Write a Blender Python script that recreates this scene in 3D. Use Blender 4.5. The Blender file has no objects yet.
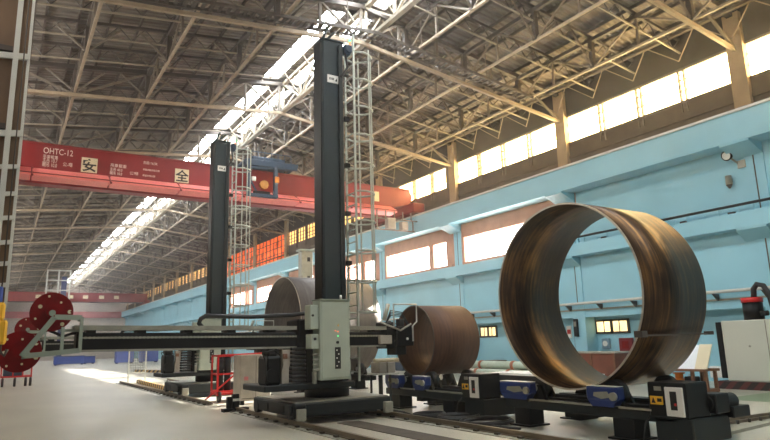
import bpy, bmesh, math, random
from mathutils import Vector, Matrix
random.seed(7)
SC = bpy.context.scene
COL = SC.collection
PI = math.pi

# ------------------------------------------------------------------ materials
def lin(c):
    c = c / 255.0
    return c / 12.92 if c <= 0.04045 else ((c + 0.055) / 1.055) ** 2.4
def rgb(r, g, b): return (lin(r), lin(g), lin(b), 1)

def mat(name, col, rough=0.5, metal=0.0, var=0.12, scale=4.0, bump=0.0, col2=None, stretch=(1, 1, 1), spec=0.5, detail=5):
    m = bpy.data.materials.new(name); m.use_nodes = True
    nt = m.node_tree; b = nt.nodes['Principled BSDF']
    b.inputs['Roughness'].default_value = rough
    b.inputs['Metallic'].default_value = metal
    b.inputs['Specular IOR Level'].default_value = spec
    tc = nt.nodes.new('ShaderNodeTexCoord'); mp = nt.nodes.new('ShaderNodeMapping')
    mp.inputs['Scale'].default_value = stretch
    nt.links.new(tc.outputs['Object'], mp.inputs['Vector'])
    n = nt.nodes.new('ShaderNodeTexNoise'); n.inputs['Scale'].default_value = scale; n.inputs['Detail'].default_value = detail
    nt.links.new(mp.outputs['Vector'], n.inputs['Vector'])
    r = nt.nodes.new('ShaderNodeValToRGB')
    r.color_ramp.elements[0].position = 0.3; r.color_ramp.elements[1].position = 0.7
    a = tuple(max(0, x * (1 - var)) for x in col[:3]) + (1,)
    c = col2 or tuple(min(1, x * (1 + var)) for x in col[:3]) + (1,)
    r.color_ramp.elements[0].color = a; r.color_ramp.elements[1].color = c
    nt.links.new(n.outputs['Fac'], r.inputs['Fac'])
    nt.links.new(r.outputs['Color'], b.inputs['Base Color'])
    if bump:
        bp = nt.nodes.new('ShaderNodeBump'); bp.inputs['Strength'].default_value = bump; bp.inputs['Distance'].default_value = 0.02
        nt.links.new(n.outputs['Fac'], bp.inputs['Height']); nt.links.new(bp.outputs['Normal'], b.inputs['Normal'])
    return m

def glow(name, col, strength, clear=0.0, var=0.0):
    m = bpy.data.materials.new(name); m.use_nodes = True
    nt = m.node_tree; nt.nodes.remove(nt.nodes['Principled BSDF'])
    out = nt.nodes['Material Output']
    e = nt.nodes.new('ShaderNodeEmission'); e.inputs['Color'].default_value = col; e.inputs['Strength'].default_value = strength
    if var:
        tc = nt.nodes.new('ShaderNodeTexCoord')
        n = nt.nodes.new('ShaderNodeTexNoise'); n.inputs['Scale'].default_value = 1.3
        nt.links.new(tc.outputs['Object'], n.inputs['Vector'])
        mr = nt.nodes.new('ShaderNodeMapRange')
        mr.inputs['From Min'].default_value = 0.3; mr.inputs['From Max'].default_value = 0.7
        mr.inputs['To Min'].default_value = strength * (1 - var); mr.inputs['To Max'].default_value = strength * (1 + var)
        nt.links.new(n.outputs['Fac'], mr.inputs['Value']); nt.links.new(mr.outputs['Result'], e.inputs['Strength'])
    if clear:
        t = nt.nodes.new('ShaderNodeBsdfTransparent'); t.inputs['Color'].default_value = (clear, clear, clear, 1)
        a = nt.nodes.new('ShaderNodeAddShader')
        nt.links.new(e.outputs[0], a.inputs[0]); nt.links.new(t.outputs[0], a.inputs[1]); nt.links.new(a.outputs[0], out.inputs['Surface'])
    else:
        nt.links.new(e.outputs[0], out.inputs['Surface'])
    return m

M = {}
M['floor'] = mat('polished_concrete', rgb(180, 177, 163), 0.33, 0, 0.14, 0.45, 0.0, stretch=(1, 0.6, 1), spec=0.45, detail=8)
M['green_paint'] = mat('green_floor_paint', rgb(128, 150, 112), 0.4, 0, 0.08, 2)
M['blue_wall'] = mat('pale_blue_paint', rgb(148, 202, 218), 0.55, 0, 0.06, 0.7, 0.05, detail=8)
M['blue_low'] = mat('pale_blue_paint_lower', rgb(130, 186, 204), 0.6, 0, 0.08, 0.8, 0.05)
M['band'] = mat('bare_brown_render', rgb(94, 82, 68), 0.8, 0, 0.22, 1.2, 0.2)
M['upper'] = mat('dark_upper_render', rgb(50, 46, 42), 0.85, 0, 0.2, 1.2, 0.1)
M['pier'] = mat('tan_pier_render', rgb(176, 152, 118), 0.8, 0, 0.15, 1.5, 0.1)
M['brick'] = mat('salmon_render', rgb(196, 146, 122), 0.8, 0, 0.12, 2, 0.1)
M['farwall'] = mat('pale_end_wall', rgb(205, 190, 178), 0.7, 0, 0.08, 0.5)
M['steel_tan'] = mat('tan_painted_steel', rgb(156, 140, 118), 0.5, 0.1, 0.14, 3)
M['steel_grey'] = mat('grey_brown_steel', rgb(112, 102, 90), 0.55, 0.1, 0.18, 3)
M['steel_dark'] = mat('dark_brown_steel', rgb(74, 66, 60), 0.55, 0.2, 0.2, 3)
M['joist'] = mat('pale_joist_steel', rgb(150, 140, 122), 0.5, 0.1, 0.15, 3)
M['left_rust'] = mat('rust_brown_plate', rgb(112, 88, 66), 0.75, 0, 0.35, 1.6, 0.2, stretch=(1, 1, .5))
M['white_steel'] = mat('white_painted_steel', rgb(214, 214, 206), 0.45, 0, 0.06, 4)
M['rail'] = mat('worn_rail_steel', rgb(120, 108, 92), 0.38, 0.7, 0.3, 6, stretch=(1, .2, 1))
M['rail_dark'] = mat('dark_rail_bed', rgb(66, 60, 52), 0.6, 0.2, 0.3, 4)
M['plate_grey'] = mat('grey_steel_plate', rgb(150, 150, 138), 0.4, 0.3, 0.15, 4)
M['mast'] = mat('dark_teal_paint', rgb(32, 46, 50), 0.5, 0.0, 0.09, 1.5, detail=8, spec=.3)
M['black'] = mat('black_machine_paint', rgb(13, 15, 17), 0.45, 0.0, 0.2, 4, spec=.25)
M['dark_grey'] = mat('charcoal_machine_paint', rgb(26, 33, 35), 0.5, 0.0, 0.15, 4, spec=.3)
M['rubber'] = mat('black_rubber', rgb(22, 22, 23), 0.5, 0, 0.2, 8)
M['sage'] = mat('sage_grey_enamel', rgb(172, 182, 168), 0.4, 0, 0.05, 3)
M['sage_dim'] = mat('grey_green_enamel', rgb(150, 162, 150), 0.4, 0, 0.06, 3)
M['chrome'] = mat('bare_aluminium', rgb(188, 190, 186), 0.3, 0.8, 0.08, 5)
M['ladder'] = mat('galvanised_ladder_steel', rgb(176, 182, 172), 0.4, 0.35, 0.08, 6)
M['red_crane'] = mat('red_crane_paint', rgb(132, 9, 15), 0.5, 0, 0.12, 1.1, detail=8)
M['red_light'] = mat('light_red_crane_paint', rgb(255, 138, 132), 0.5, 0, 0.08, 1.1)
M['pink'] = mat('faded_pink_paint', rgb(206, 120, 122), 0.6, 0, 0.08, 1)
M['reel'] = mat('deep_red_reel_paint', rgb(122, 4, 10), 0.55, 0.0, 0.2, 5, spec=.2)
M['red'] = mat('bright_red_paint', rgb(205, 34, 32), 0.4, 0, 0.12, 5)
M['navy'] = mat('navy_blue_paint', rgb(36, 58, 82), 0.5, 0.0, 0.15, 3)
M['blue'] = mat('cobalt_blue_paint', rgb(18, 46, 110), 0.4, 0, 0.12, 4)
M['blue_bin'] = mat('blue_bin_plastic', rgb(58, 86, 170), 0.5, 0, 0.1, 3)
M['yellow'] = mat('yellow_paint', rgb(232, 178, 40), 0.45, 0, 0.08, 4)
M['orange'] = mat('orange_paint', rgb(218, 132, 44), 0.5, 0, 0.12, 5)
M['white'] = mat('white_enamel', rgb(228, 228, 222), 0.4, 0, 0.04, 4)
M['paper'] = mat('white_board', rgb(236, 240, 244), 0.35, 0, 0.02, 3)
M['cream'] = mat('cream_board', rgb(226, 214, 180), 0.6, 0, 0.05, 4)
M['wood'] = mat('brown_wood', rgb(122, 82, 58), 0.6, 0, 0.2, 5, 0.1, stretch=(1, 1, 6))
M['crate'] = mat('red_brown_panel', rgb(122, 70, 52), 0.6, 0, 0.18, 3)
M['grey_box'] = mat('weathered_grey_box', rgb(168, 160, 148), 0.6, 0, 0.15, 4)
M['roll'] = mat('pale_green_pipe', rgb(188, 204, 186), 0.4, 0, 0.1, 3)
M['rust_pipe'] = mat('rusty_pipe_collar', rgb(170, 104, 74), 0.6, 0.1, 0.2, 6)
M['ink'] = mat('black_ink', rgb(18, 18, 18), 0.6, 0, 0.05, 4)
M['lettering'] = mat('white_lettering', rgb(240, 226, 214), 0.6, 0, 0.03, 4)
M['door'] = mat('grey_blue_door', rgb(120, 150, 168), 0.5, 0, 0.06, 2)
M['machine'] = mat('pale_grey_machine', rgb(196, 198, 184), 0.42, 0, 0.03, 1.5)

def steel_shell(name, c1, c2, c3, rough, metal):
    """rolled plate: mill scale streaks running round the shell and blotches"""
    m = bpy.data.materials.new(name); m.use_nodes = True
    nt = m.node_tree; b = nt.nodes['Principled BSDF']
    b.inputs['Metallic'].default_value = metal
    tc = nt.nodes.new('ShaderNodeTexCoord')
    mp = nt.nodes.new('ShaderNodeMapping'); mp.inputs['Scale'].default_value = (7, .6, .6)
    nt.links.new(tc.outputs['Object'], mp.inputs['Vector'])
    n = nt.nodes.new('ShaderNodeTexNoise'); n.inputs['Scale'].default_value = 2.4; n.inputs['Detail'].default_value = 8
    nt.links.new(mp.outputs['Vector'], n.inputs['Vector'])
    n2 = nt.nodes.new('ShaderNodeTexNoise'); n2.inputs['Scale'].default_value = 1.1; n2.inputs['Detail'].default_value = 6
    nt.links.new(tc.outputs['Object'], n2.inputs['Vector'])
    ad = nt.nodes.new('ShaderNodeMath'); ad.operation = 'ADD'
    nt.links.new(n.outputs['Fac'], ad.inputs[0]); nt.links.new(n2.outputs['Fac'], ad.inputs[1])
    hv = nt.nodes.new('ShaderNodeMath'); hv.operation = 'MULTIPLY'; hv.inputs[1].default_value = 0.5
    nt.links.new(ad.outputs[0], hv.inputs[0])
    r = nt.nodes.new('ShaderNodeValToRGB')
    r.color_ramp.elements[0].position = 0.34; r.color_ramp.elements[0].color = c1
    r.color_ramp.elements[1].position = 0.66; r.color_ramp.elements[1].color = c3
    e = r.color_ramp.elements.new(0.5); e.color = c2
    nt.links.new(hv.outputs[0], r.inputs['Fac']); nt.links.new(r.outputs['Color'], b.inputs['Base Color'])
    mr = nt.nodes.new('ShaderNodeMapRange'); mr.inputs['To Min'].default_value = rough - .08; mr.inputs['To Max'].default_value = rough + .14
    nt.links.new(n2.outputs['Fac'], mr.inputs['Value']); nt.links.new(mr.outputs['Result'], b.inputs['Roughness'])
    bp = nt.nodes.new('ShaderNodeBump'); bp.inputs['Strength'].default_value = 0.08; bp.inputs['Distance'].default_value = 0.01
    nt.links.new(n.outputs['Fac'], bp.inputs['Height']); nt.links.new(bp.outputs['Normal'], b.inputs['Normal'])
    return m
M['shell'] = steel_shell('mill_scale_gold_sheen', rgb(40, 34, 32), rgb(74, 57, 43), rgb(134, 99, 58), 0.36, 0.9)  # mill scale; the golden top tone paints in warm window reflections
M['shell_rust'] = steel_shell('rust_brown_plate_shell', rgb(70, 48, 36), rgb(88, 61, 46), rgb(104, 74, 55), 0.6, 0.35)
M['shell_grey'] = steel_shell('grey_plate_shell', rgb(82, 75, 72), rgb(102, 95, 90), rgb(120, 114, 107), 0.55, 0.35)
M['edge'] = mat('ground_plate_edge', rgb(196, 188, 176), 0.35, 0.6, 0.12, 8)

def stripes(name, ca, cb, scale):
    m = bpy.data.materials.new(name); m.use_nodes = True
    nt = m.node_tree; b = nt.nodes['Principled BSDF']; b.inputs['Roughness'].default_value = .5
    tc = nt.nodes.new('ShaderNodeTexCoord'); w = nt.nodes.new('ShaderNodeTexWave')
    w.bands_direction = 'DIAGONAL'; w.inputs['Scale'].default_value = scale
    nt.links.new(tc.outputs['Object'], w.inputs['Vector'])
    r = nt.nodes.new('ShaderNodeValToRGB'); r.color_ramp.interpolation = 'CONSTANT'
    r.color_ramp.elements[0].color = ca; r.color_ramp.elements[1].color = cb; r.color_ramp.elements[1].position = .5
    nt.links.new(w.outputs['Fac'], r.inputs['Fac']); nt.links.new(r.outputs['Color'], b.inputs['Base Color'])
    return m
M['hazard'] = stripes('black_red_stripe', rgb(26, 24, 24), rgb(92, 42, 38), 1.6)
M['hazard_y'] = stripes('black_yellow_stripe', rgb(36, 32, 28), rgb(226, 186, 110), 1.4)

def deck_mat():
    m = bpy.data.materials.new('corrugated_roof_sheet'); m.use_nodes = True
    nt = m.node_tree; b = nt.nodes['Principled BSDF']; b.inputs['Roughness'].default_value = .55; b.inputs['Metallic'].default_value = .15
    tc = nt.nodes.new('ShaderNodeTexCoord')
    sp = nt.nodes.new('ShaderNodeSeparateXYZ'); nt.links.new(tc.outputs['Object'], sp.inputs[0])
    # per-sheet tone (sheets 1.0 m wide along the hall, 2.4 m down the slope)
    def fl(sock, k):
        d = nt.nodes.new('ShaderNodeMath'); d.operation = 'MULTIPLY'; d.inputs[1].default_value = k
        nt.links.new(sock, d.inputs[0]); f = nt.nodes.new('ShaderNodeMath'); f.operation = 'FLOOR'; nt.links.new(d.outputs[0], f.inputs[0]); return f.outputs[0]
    cb = nt.nodes.new('ShaderNodeCombineXYZ')
    nt.links.new(fl(sp.outputs['X'], 1 / 2.4), cb.inputs[0]); nt.links.new(fl(sp.outputs['Y'], 1.0), cb.inputs[1])
    wn = nt.nodes.new('ShaderNodeTexWhiteNoise'); nt.links.new(cb.outputs[0], wn.inputs['Vector'])
    n = nt.nodes.new('ShaderNodeTexNoise'); n.inputs['Scale'].default_value = .9; nt.links.new(tc.outputs['Object'], n.inputs['Vector'])
    ad = nt.nodes.new('ShaderNodeMath'); ad.operation = 'MULTIPLY_ADD'; ad.inputs[1].default_value = .45
    nt.links.new(wn.outputs['Value'], ad.inputs[0]); nt.links.new(n.outputs['Fac'], ad.inputs[2])
    r = nt.nodes.new('ShaderNodeValToRGB')
    r.color_ramp.elements[0].position = .3; r.color_ramp.elements[0].color = rgb(88, 81, 75)
    r.color_ramp.elements[1].position = 1.0; r.color_ramp.elements[1].color = rgb(130, 121, 111)
    nt.links.new(ad.outputs[0], r.inputs['Fac']); nt.links.new(r.outputs['Color'], b.inputs['Base Color'])
    w = nt.nodes.new('ShaderNodeMath'); w.operation = 'MULTIPLY'; w.inputs[1].default_value = 2 * PI / .25
    nt.links.new(sp.outputs['Y'], w.inputs[0])
    s = nt.nodes.new('ShaderNodeMath'); s.operation = 'SINE'; nt.links.new(w.outputs[0], s.inputs[0])
    bp = nt.nodes.new('ShaderNodeBump'); bp.inputs['Strength'].default_value = .7; bp.inputs['Distance'].default_value = .04
    nt.links.new(s.outputs[0], bp.inputs['Height']); nt.links.new(bp.outputs['Normal'], b.inputs['Normal'])
    return m
M['deck'] = deck_mat()

M['win_hi'] = glow('sunlit_frosted_glass', (1.0, 0.72, 0.32, 1), 30.0, var=.3)
M['win_amber'] = glow('amber_glass', (1.0, 0.15, 0.03, 1), 1.2, var=.6)
M['win_gold'] = glow('golden_glass', (1.0, 0.58, 0.18, 1), 2.2, var=.3)
M['win_mid'] = glow('bright_glass', (1.0, 0.86, 0.80, 1), 9.0, clear=.9, var=.2)
M['win_small'] = glow('small_lit_glass', (1.0, 0.75, 0.35, 1), 2.0, var=.4)
M['sky_glass'] = glow('skylight_glass', (0.92, 0.97, 1.0, 1), 30.0, var=.12)
M['led_green'] = glow('green_lamp', (0.1, 1, .3, 1), 2.5)
M['led_red'] = glow('red_lamp', (1, .25, .1, 1), 1.6)

# ------------------------------------------------------------------ mesh helpers
class MB:
    def __init__(s): s.v = []; s.f = []; s.sm = []; s.st = []
    def add(s, vs, fs, smooth=False):
        o = len(s.v); s.st.append((o, len(s.f))); s.v += [tuple(v) for v in vs]; s.f += [tuple(i + o for i in f) for f in fs]; s.sm += [smooth] * len(fs); return s
    def box(s, x0, x1, y0, y1, z0, z1):
        v = [(x0,y0,z0),(x1,y0,z0),(x1,y1,z0),(x0,y1,z0),(x0,y0,z1),(x1,y0,z1),(x1,y1,z1),(x0,y1,z1)]
        return s.add(v, [(3,2,1,0),(4,5,6,7),(0,1,5,4),(1,2,6,5),(2,3,7,6),(3,0,4,7)])
    def cbox(s, x0, x1, y0, y1, z0, z1, c=.02):
        """box with chamfered vertical edges and top/bottom rims"""
        def loop(i, z): 
            return [(x0+i,y0+c,z),(x0+c,y0+i,z),(x1-c,y0+i,z),(x1-i,y0+c,z),(x1-i,y1-c,z),(x1-c,y1-i,z),(x0+c,y1-i,z),(x0+i,y1-c,z)]
        rows = [loop(c*.6, z0), loop(0, z0+c), loop(0, z1-c), loop(c*.6, z1)]
        v = sum(rows, []); f = [tuple(range(7,-1,-1)), tuple(range(24,32))]
        for r in range(3):
            for i in range(8):
                j = (i+1) % 8; f.append((r*8+i, r*8+j, r*8+8+j, r*8+8+i))
        return s.add(v, f)
    def prism(s, poly, axis, a, b):
        """polygon (2D) extruded along axis from a to b; poly coords are the remaining axes in order"""
        n = len(poly)
        def p(q, t):
            q = list(q); q.insert(axis, t); return tuple(q)
        v = [p(q, a) for q in poly] + [p(q, b) for q in poly]
        f = [tuple(range(n-1,-1,-1)), tuple(range(n, 2*n))] + [(i,(i+1)%n,n+(i+1)%n,n+i) for i in range(n)]
        return s.add(v, f)
    def bar(s, p, q, w, h=None):
        h = h or w; p = Vector(p); q = Vector(q); d = (q-p)
        if d.length < 1e-6: return s
        d.normalize(); up = Vector((0,0,1)) if abs(d.z) < .95 else Vector((0,1,0))
        a = d.cross(up).normalized(); b = a.cross(d).normalized(); a *= w/2; b *= h/2
        v = [p-a-b,p+a-b,p+a+b,p-a+b,q-a-b,q+a-b,q+a+b,q-a+b]
        return s.add(v, [(0,1,2,3),(7,6,5,4),(1,0,4,5),(2,1,5,6),(3,2,6,7),(0,3,7,4)])
    def cyl(s, p, q, r, n=16, r2=None):
        p = Vector(p); q = Vector(q); d = (q-p).normalized(); r2 = r if r2 is None else r2
        up = Vector((0,0,1)) if abs(d.z) < .95 else Vector((0,1,0))
        a = d.cross(up).normalized(); b = a.cross(d).normalized()
        v = []; 
        for c, rr in ((p, r), (q, r2)):
            for i in range(n):
                t = 2*PI*i/n; v.append(c + a*rr*math.cos(t) + b*rr*math.sin(t))
        s.add(v, [tuple(range(n)), tuple(range(2*n-1, n-1, -1))])
        o = len(s.v) - 2*n
        for i in range(n):
            s.f.append((o+(i+1)%n, o+i, o+n+i, o+n+(i+1)%n)); s.sm.append(True)
        return s
    def tube(s, pts, r, n=8):
        pts = [Vector(p) for p in pts]; rows = []
        a = None
        for i, p in enumerate(pts):
            d = (pts[min(i+1, len(pts)-1)] - pts[max(i-1, 0)]).normalized()
            if a is None:
                up = Vector((0,0,1)) if abs(d.z) < .9 else Vector((1,0,0)); a = d.cross(up).normalized()
            a = (a - d*a.dot(d)).normalized(); b = d.cross(a)
            rows.append([p + a*r*math.cos(2*PI*k/n) + b*r*math.sin(2*PI*k/n) for k in range(n)])
        v = sum(rows, []); f = [tuple(range(n-1,-1,-1)), tuple(range(len(v)-n, len(v)))]
        s.add(v, f); o = len(s.v) - len(v)
        for i in range(len(rows)-1):
            for k in range(n):
                j = (k+1) % n; s.f.append((o+i*n+k, o+i*n+j, o+i*n+n+j, o+i*n+n+k)); s.sm.append(True)
        return s
    def shell(s, x0, x1, cy, cz, r, th, n=96, edge=False):
        """open cylinder about the X axis with wall thickness"""
        v = []
        for x, rr in ((x0, r), (x1, r), (x1, r-th), (x0, r-th)):
            for i in range(n):
                t = 2*PI*i/n; v.append((x, cy + rr*math.cos(t), cz + rr*math.sin(t)))
        o = len(s.v); s.st.append((o, len(s.f))); s.v += v
        for k in range(4):
            for i in range(n):
                j = (i+1) % n; a = k*n; b = ((k+1) % 4)*n
                s.f.append((o+a+i, o+b+i, o+b+j, o+a+j)); s.sm.append(k in (0, 2))
        return s
    def build(s, name, m, parent=None, loc=None):
        base = Vector(loc) if loc else (parent_base(parent) if parent else Vector((0,0,0)))
        me = bpy.data.meshes.new(name)
        me.from_pydata([tuple(Vector(v) - base) for v in s.v], [], s.f)
        me.polygons.foreach_set('use_smooth', s.sm)
        me.materials.append(M[m] if isinstance(m, str) else m)
        bm = bmesh.new(); bm.from_mesh(me); bmesh.ops.recalc_face_normals(bm, faces=bm.faces[:]); bm.to_mesh(me); bm.free()
        o = bpy.data.objects.new(name, me); COL.objects.link(o)
        if parent: 
            o.parent = parent; BASE[o.name] = base
        else:
            o.location = base; BASE[o.name] = base
        return o
def each(mb, name, m, parent, most=100):
    """one part per piece of the collected shapes"""
    st = mb.st + [(len(mb.v), len(mb.f))]; out = []
    rest = MB()
    for i in range(len(mb.st)):
        p = MB() if i < most else rest
        o, e = st[i][0], st[i+1][0]; k = len(p.v); p.st.append((k, len(p.f)))
        p.v += mb.v[o:e]; p.f += [tuple(q-o+k for q in f) for f in mb.f[st[i][1]:st[i+1][1]]]; p.sm += mb.sm[st[i][1]:st[i+1][1]]
        if i < most: out.append(p.build(name, m, parent))
    if rest.v:
        r = rest.build(name, m, parent); r['kind'] = 'stuff'
    return out
BASE = {}
def parent_base(p): return BASE[p.name]

def thing(name, label, cat, loc, group=None):
    o = bpy.data.objects.new(name, None); COL.objects.link(o); o.location = loc; BASE[o.name] = Vector(loc)
    o.empty_display_size = .2
    return tag(o, label, cat, group)
def tag(o, label, cat, group=None):
    o['label'] = label; o['category'] = cat
    if group: o['group'] = group
    return o
def struct(o, label=None):
    o['kind'] = 'structure'
    if label: o['label'] = label
    return o
def dup(root, dloc, label=None):
    r = root.copy(); COL.objects.link(r); r.location = root.location + Vector(dloc)
    BASE[r.name] = Vector(r.location)
    if label: r['label'] = label
    def rec(src, dst):
        for ch in list(src.children):
            c = ch.copy(); COL.objects.link(c); c.parent = dst; rec(ch, c)
    rec(root, r)
    return r
def text(body, size, name, m, parent, loc, rot=(PI/2,0,0), align='LEFT', sx=1.0):
    cu = bpy.data.curves.new(name, 'FONT'); cu.body = body; cu.size = size; cu.extrude = .004; cu.offset = .012 if name == 'sign_character' else 0; cu.align_x = align
    t = bpy.data.objects.new(name, cu); COL.objects.link(t)
    dg = bpy.context.evaluated_depsgraph_get()
    me = bpy.data.meshes.new_from_object(t.evaluated_get(dg))
    bpy.data.objects.remove(t); bpy.data.curves.remove(cu)
    me.materials.clear(); me.materials.append(M[m])
    o = bpy.data.objects.new(name, me); COL.objects.link(o); o.parent = parent
    o.location = Vector(loc) - parent_base(parent); o.rotation_euler = rot; o.scale = (sx, 1, 1)
    return o

# ------------------------------------------------------------------ hall dimensions
XW, XL = 20.0, -3.0           # right wall face, left wall face
YE, YB = 125.0, -9.0          # far end wall, open end behind the camera
BAY = 7.55
TY = [9.6 + BAY*k for k in range(-2, 16)]       # truss lines
RX = 10.0                      # ridge
def zchord(x): return 11.95 - (x-RX)*.125 if x > RX else 11.95 - (RX-x)*.095
def zroof(x): return 13.55 - (x-RX)*.14 if x > RX else 13.55 - (RX-x)*.125

# ------------------------------------------------------------------ floor
struct(MB().box(XL-1, XW+1.5, YB, YE+1, -.2, 0).build('floor', 'floor'), 'pale polished concrete floor of the hall')
struct(MB().box(15.2, 19.3, 7.2, 8.9, 0, .004).build('trim_1', 'green_paint'), 'green painted strip across the floor in front of the grey machine')

# ------------------------------------------------------------------ right wall
LW = MB(); LR = MB()
ys = [TY[0]-.2] + TY[1:]
b = MB()
b.box(XW, XW+.3, YB, YE, 2.35, 5.4)
b.box(XW, XW+.3, YB, 16.8, 5.4, 8.0)
b.box(XW+.6, XW+.9, YB, YE, 0, 2.6)
b.box(XW+.05, XW+.6, YB, YE, 2.36, 2.55)
for y in TY:
    b.box(XW-.04, XW+.62, y-.3, y+.3, 0, 8.0)
    # flared brackets under both crane beams
    for z, d in ((7.5, .78), (4.8, .48)):
        b.prism([(XW-d, z), (XW-.02, z), (XW-.02, z-.38), (XW-d, z-.06)], 1, y-.3, y+.62)
b.box(XW, XW+.3, 62.5, YE, 5.4, 8.0)
b.box(XW, XW+.3, 16.8, 62.5, 7.5, 8.0)
struct(b.build('wall_right', 'blue_wall'), 'long pale blue side wall with pilasters')
b = MB(); b.box(XW, XW+.3, 16.8, 62.5, 6.85, 7.5)
struct(b.build('trim_2', 'brick'), 'salmon rendered band above the middle row of windows')
b = MB(); b.box(XW, XW+.3, YB, YE, 8.0, 9.66)
b.box(XW-.06, XW, YB, YE, 9.0, 9.12)
struct(b.build('trim_3', 'band'), 'bare brown wall band below the high windows')
b = MB()
for y in TY: b.box(XW-.2, XW+.05, y-.26, y+.26, 8.5, 12.0)
struct(b.build('trim_11', 'pier'), 'tan piers between the high windows')
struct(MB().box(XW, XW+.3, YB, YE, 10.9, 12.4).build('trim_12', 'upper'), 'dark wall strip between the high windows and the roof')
b = MB(); b.box(19.2, XW, YB, YE, 7.5, 8.42)
struct(b.build('trim_4', 'blue_wall'), 'upper blue crane beam along the right wall')
struct(MB().box(19.12, XW-.01, YB, YE, 8.42, 8.5).build('trim_13', 'white_steel'), 'pale ledge on top of the upper blue crane beam')
b = MB(); b.box(19.5, XW, YB, YE, 4.8, 5.3)
struct(b.build('trim_5', 'blue_wall'), 'lower blue crane beam along the right wall')
b = MB(); b.box(19.3, 19.42, YB, YE, 8.5, 8.56)
y = 2
while y < 110:
    b.box(19.16, 19.5, y, y+.22, 8.5, 8.53); y += 1.2
tag(b.build('crane_rail', 'rail'), 'rusty crane rail with clips on top of the upper blue beam', 'rail')
t = thing('pipe_run', 'thin black pipe on short posts along the lower blue beam', 'pipe', (19.5, 8, 5.3))
MB().cyl((19.55, YB+1, 5.55), (19.55, 16.7, 5.55), .045, 8).build('pipe', 'rubber', t)
b = MB(); y = 3
while y < 16.6:
    b.bar((19.56, y, 5.3), (19.56, y, 5.52), .03); b.bar((19.6, y+.5, 5.3), (19.6, y+.5, 5.42), .03); y += 1.1
each(b, 'post', 'blue_low', t)
b = MB(); y = 3.6
while y < 16.6:
    b.box(19.5, 19.62, y, y+.2, 5.3, 5.36); y += 1.65
each(b, 'clip', 'rubber', t)
t = thing('pipe_rack', 'pale pipe on small brackets along the blue wall above the recesses', 'pipe', (19.9, 8, 2.9))
MB().cyl((19.75, YB+1, 2.9), (19.75, 80, 2.9), .055, 10).build('pipe', 'white_steel', t)
MB().box(19.95, 20, YB+1, 80, 2.62, 2.68).build('conduit', 'plate_grey', t)
b = MB(); y = 2.0
while y < 60:
    b.prism([(19.66, 2.84), (19.99, 2.84), (19.99, 2.62), (19.93, 2.62)], 1, y, y+.06); y += 1.55
each(b, 'bracket', 'steel_dark', t)

# wall joints
b = MB()
for y in TY[1:9]:
    b.box(19.955, 19.962, y-.02, y+.02, 5.4, 7.3); b.box(19.955, 19.962, y-.02, y+.02, 2.9, 4.6)
struct(b.build('trim_6', 'steel_dark'), 'dark expansion joints on the blue pilasters')

# windows, high row
wn = 0
for k in range(1, 15):
    y0, y1 = TY[k]+.26, TY[k+1]-.26
    wn += 1
    fr = MB()
    fr.box(XW-.03, XW+.12, y0, y1, 9.64, 9.72); fr.box(XW-.03, XW+.12, y0, y1, 10.84, 10.92)
    n = 4
    for i in range(1, n):
        yy = y0 + (y1-y0)*i/n
        for d in (-.1, .1): fr.box(XW-.05, XW+.08, yy+d-.025, yy+d+.025, 9.3, 10.9)
        z = 9.4
        while z < 10.85:
            fr.bar((XW, yy-.1, z), (XW, yy+.1, z+.12), .025); z += .2
    for z in ((10.1, 10.5) if k < 6 else (9.95, 10.22, 10.5)):
        fr.box(XW-.01, XW+.05, y0, y1, z-.012, z+.012)
    if k >= 6:
        for i in range(1, 12): 
            yy = y0 + (y1-y0)*i/12; fr.box(XW-.01, XW+.05, yy-.03, yy+.03, 9.7, 10.9)
    if k >= 4 and k < 10: fr.box(XW-.02, XW+.1, y0, y0+.5, 9.7, 10.9)
    zl = 9.7
    if k in (7, 8, 9):      # taller amber glazing reaching down to the crane beam
        zl = 8.75
        for i in range(0, 9): yy = y0 + (y1-y0)*i/8; fr.box(XW-.09, XW-.02, yy-.05, yy+.05, zl, 10.9)
        for z in (8.75, 9.3, 9.85, 10.4): fr.box(XW-.09, XW-.02, y0, y1, z-.025, z+.025)
    w = struct(fr.build('window_%d' % wn, 'steel_grey' if k < 6 else 'steel_dark'), 'high window band between brown piers')
    gm = 'win_hi' if k < 5 else ('win_amber' if k in (7, 8, 9) else 'win_gold')
    xo = -.05 if k in (7, 8, 9) else .1
    MB().box(XW+xo, XW+xo+.03, y0, y1, zl, 10.86).build('pane', gm, w)
# windows, middle row
for k in range(3, 9):
    y0, y1 = TY[k]+.5, TY[k+1]-.5
    wn += 1
    fr = MB()
    fr.box(XW-.02, XW+.3, TY[k]+.28, y0+.5, 5.35, 6.9); fr.box(XW-.02, XW+.3, y1, TY[k+1]-.28, 5.35, 6.9)
    fr.box(XW-.02, XW+.3, y0, y1, 6.78, 6.9); fr.box(XW-.1, XW+.3, y0, y1, 5.35, 5.5)
    yy = y0+1.9; fr.box(XW, XW+.2, yy-.2, yy+.2, 5.4, 6.85)
    if k >= 5:
        for i in range(1, 9):
            yy = y0+.5+(y1-y0-.5)*i/9; fr.box(XW+.02, XW+.15, yy-.04, yy+.04, 5.4, 6.85)
    w = struct(fr.build('window_%d' % wn, 'brick'), 'bright window between the two blue crane beams')
    MB().box(XW+.2, XW+.22, y0+.3, y1+.1, 5.4, 6.85).build('pane', 'win_mid', w)
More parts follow.
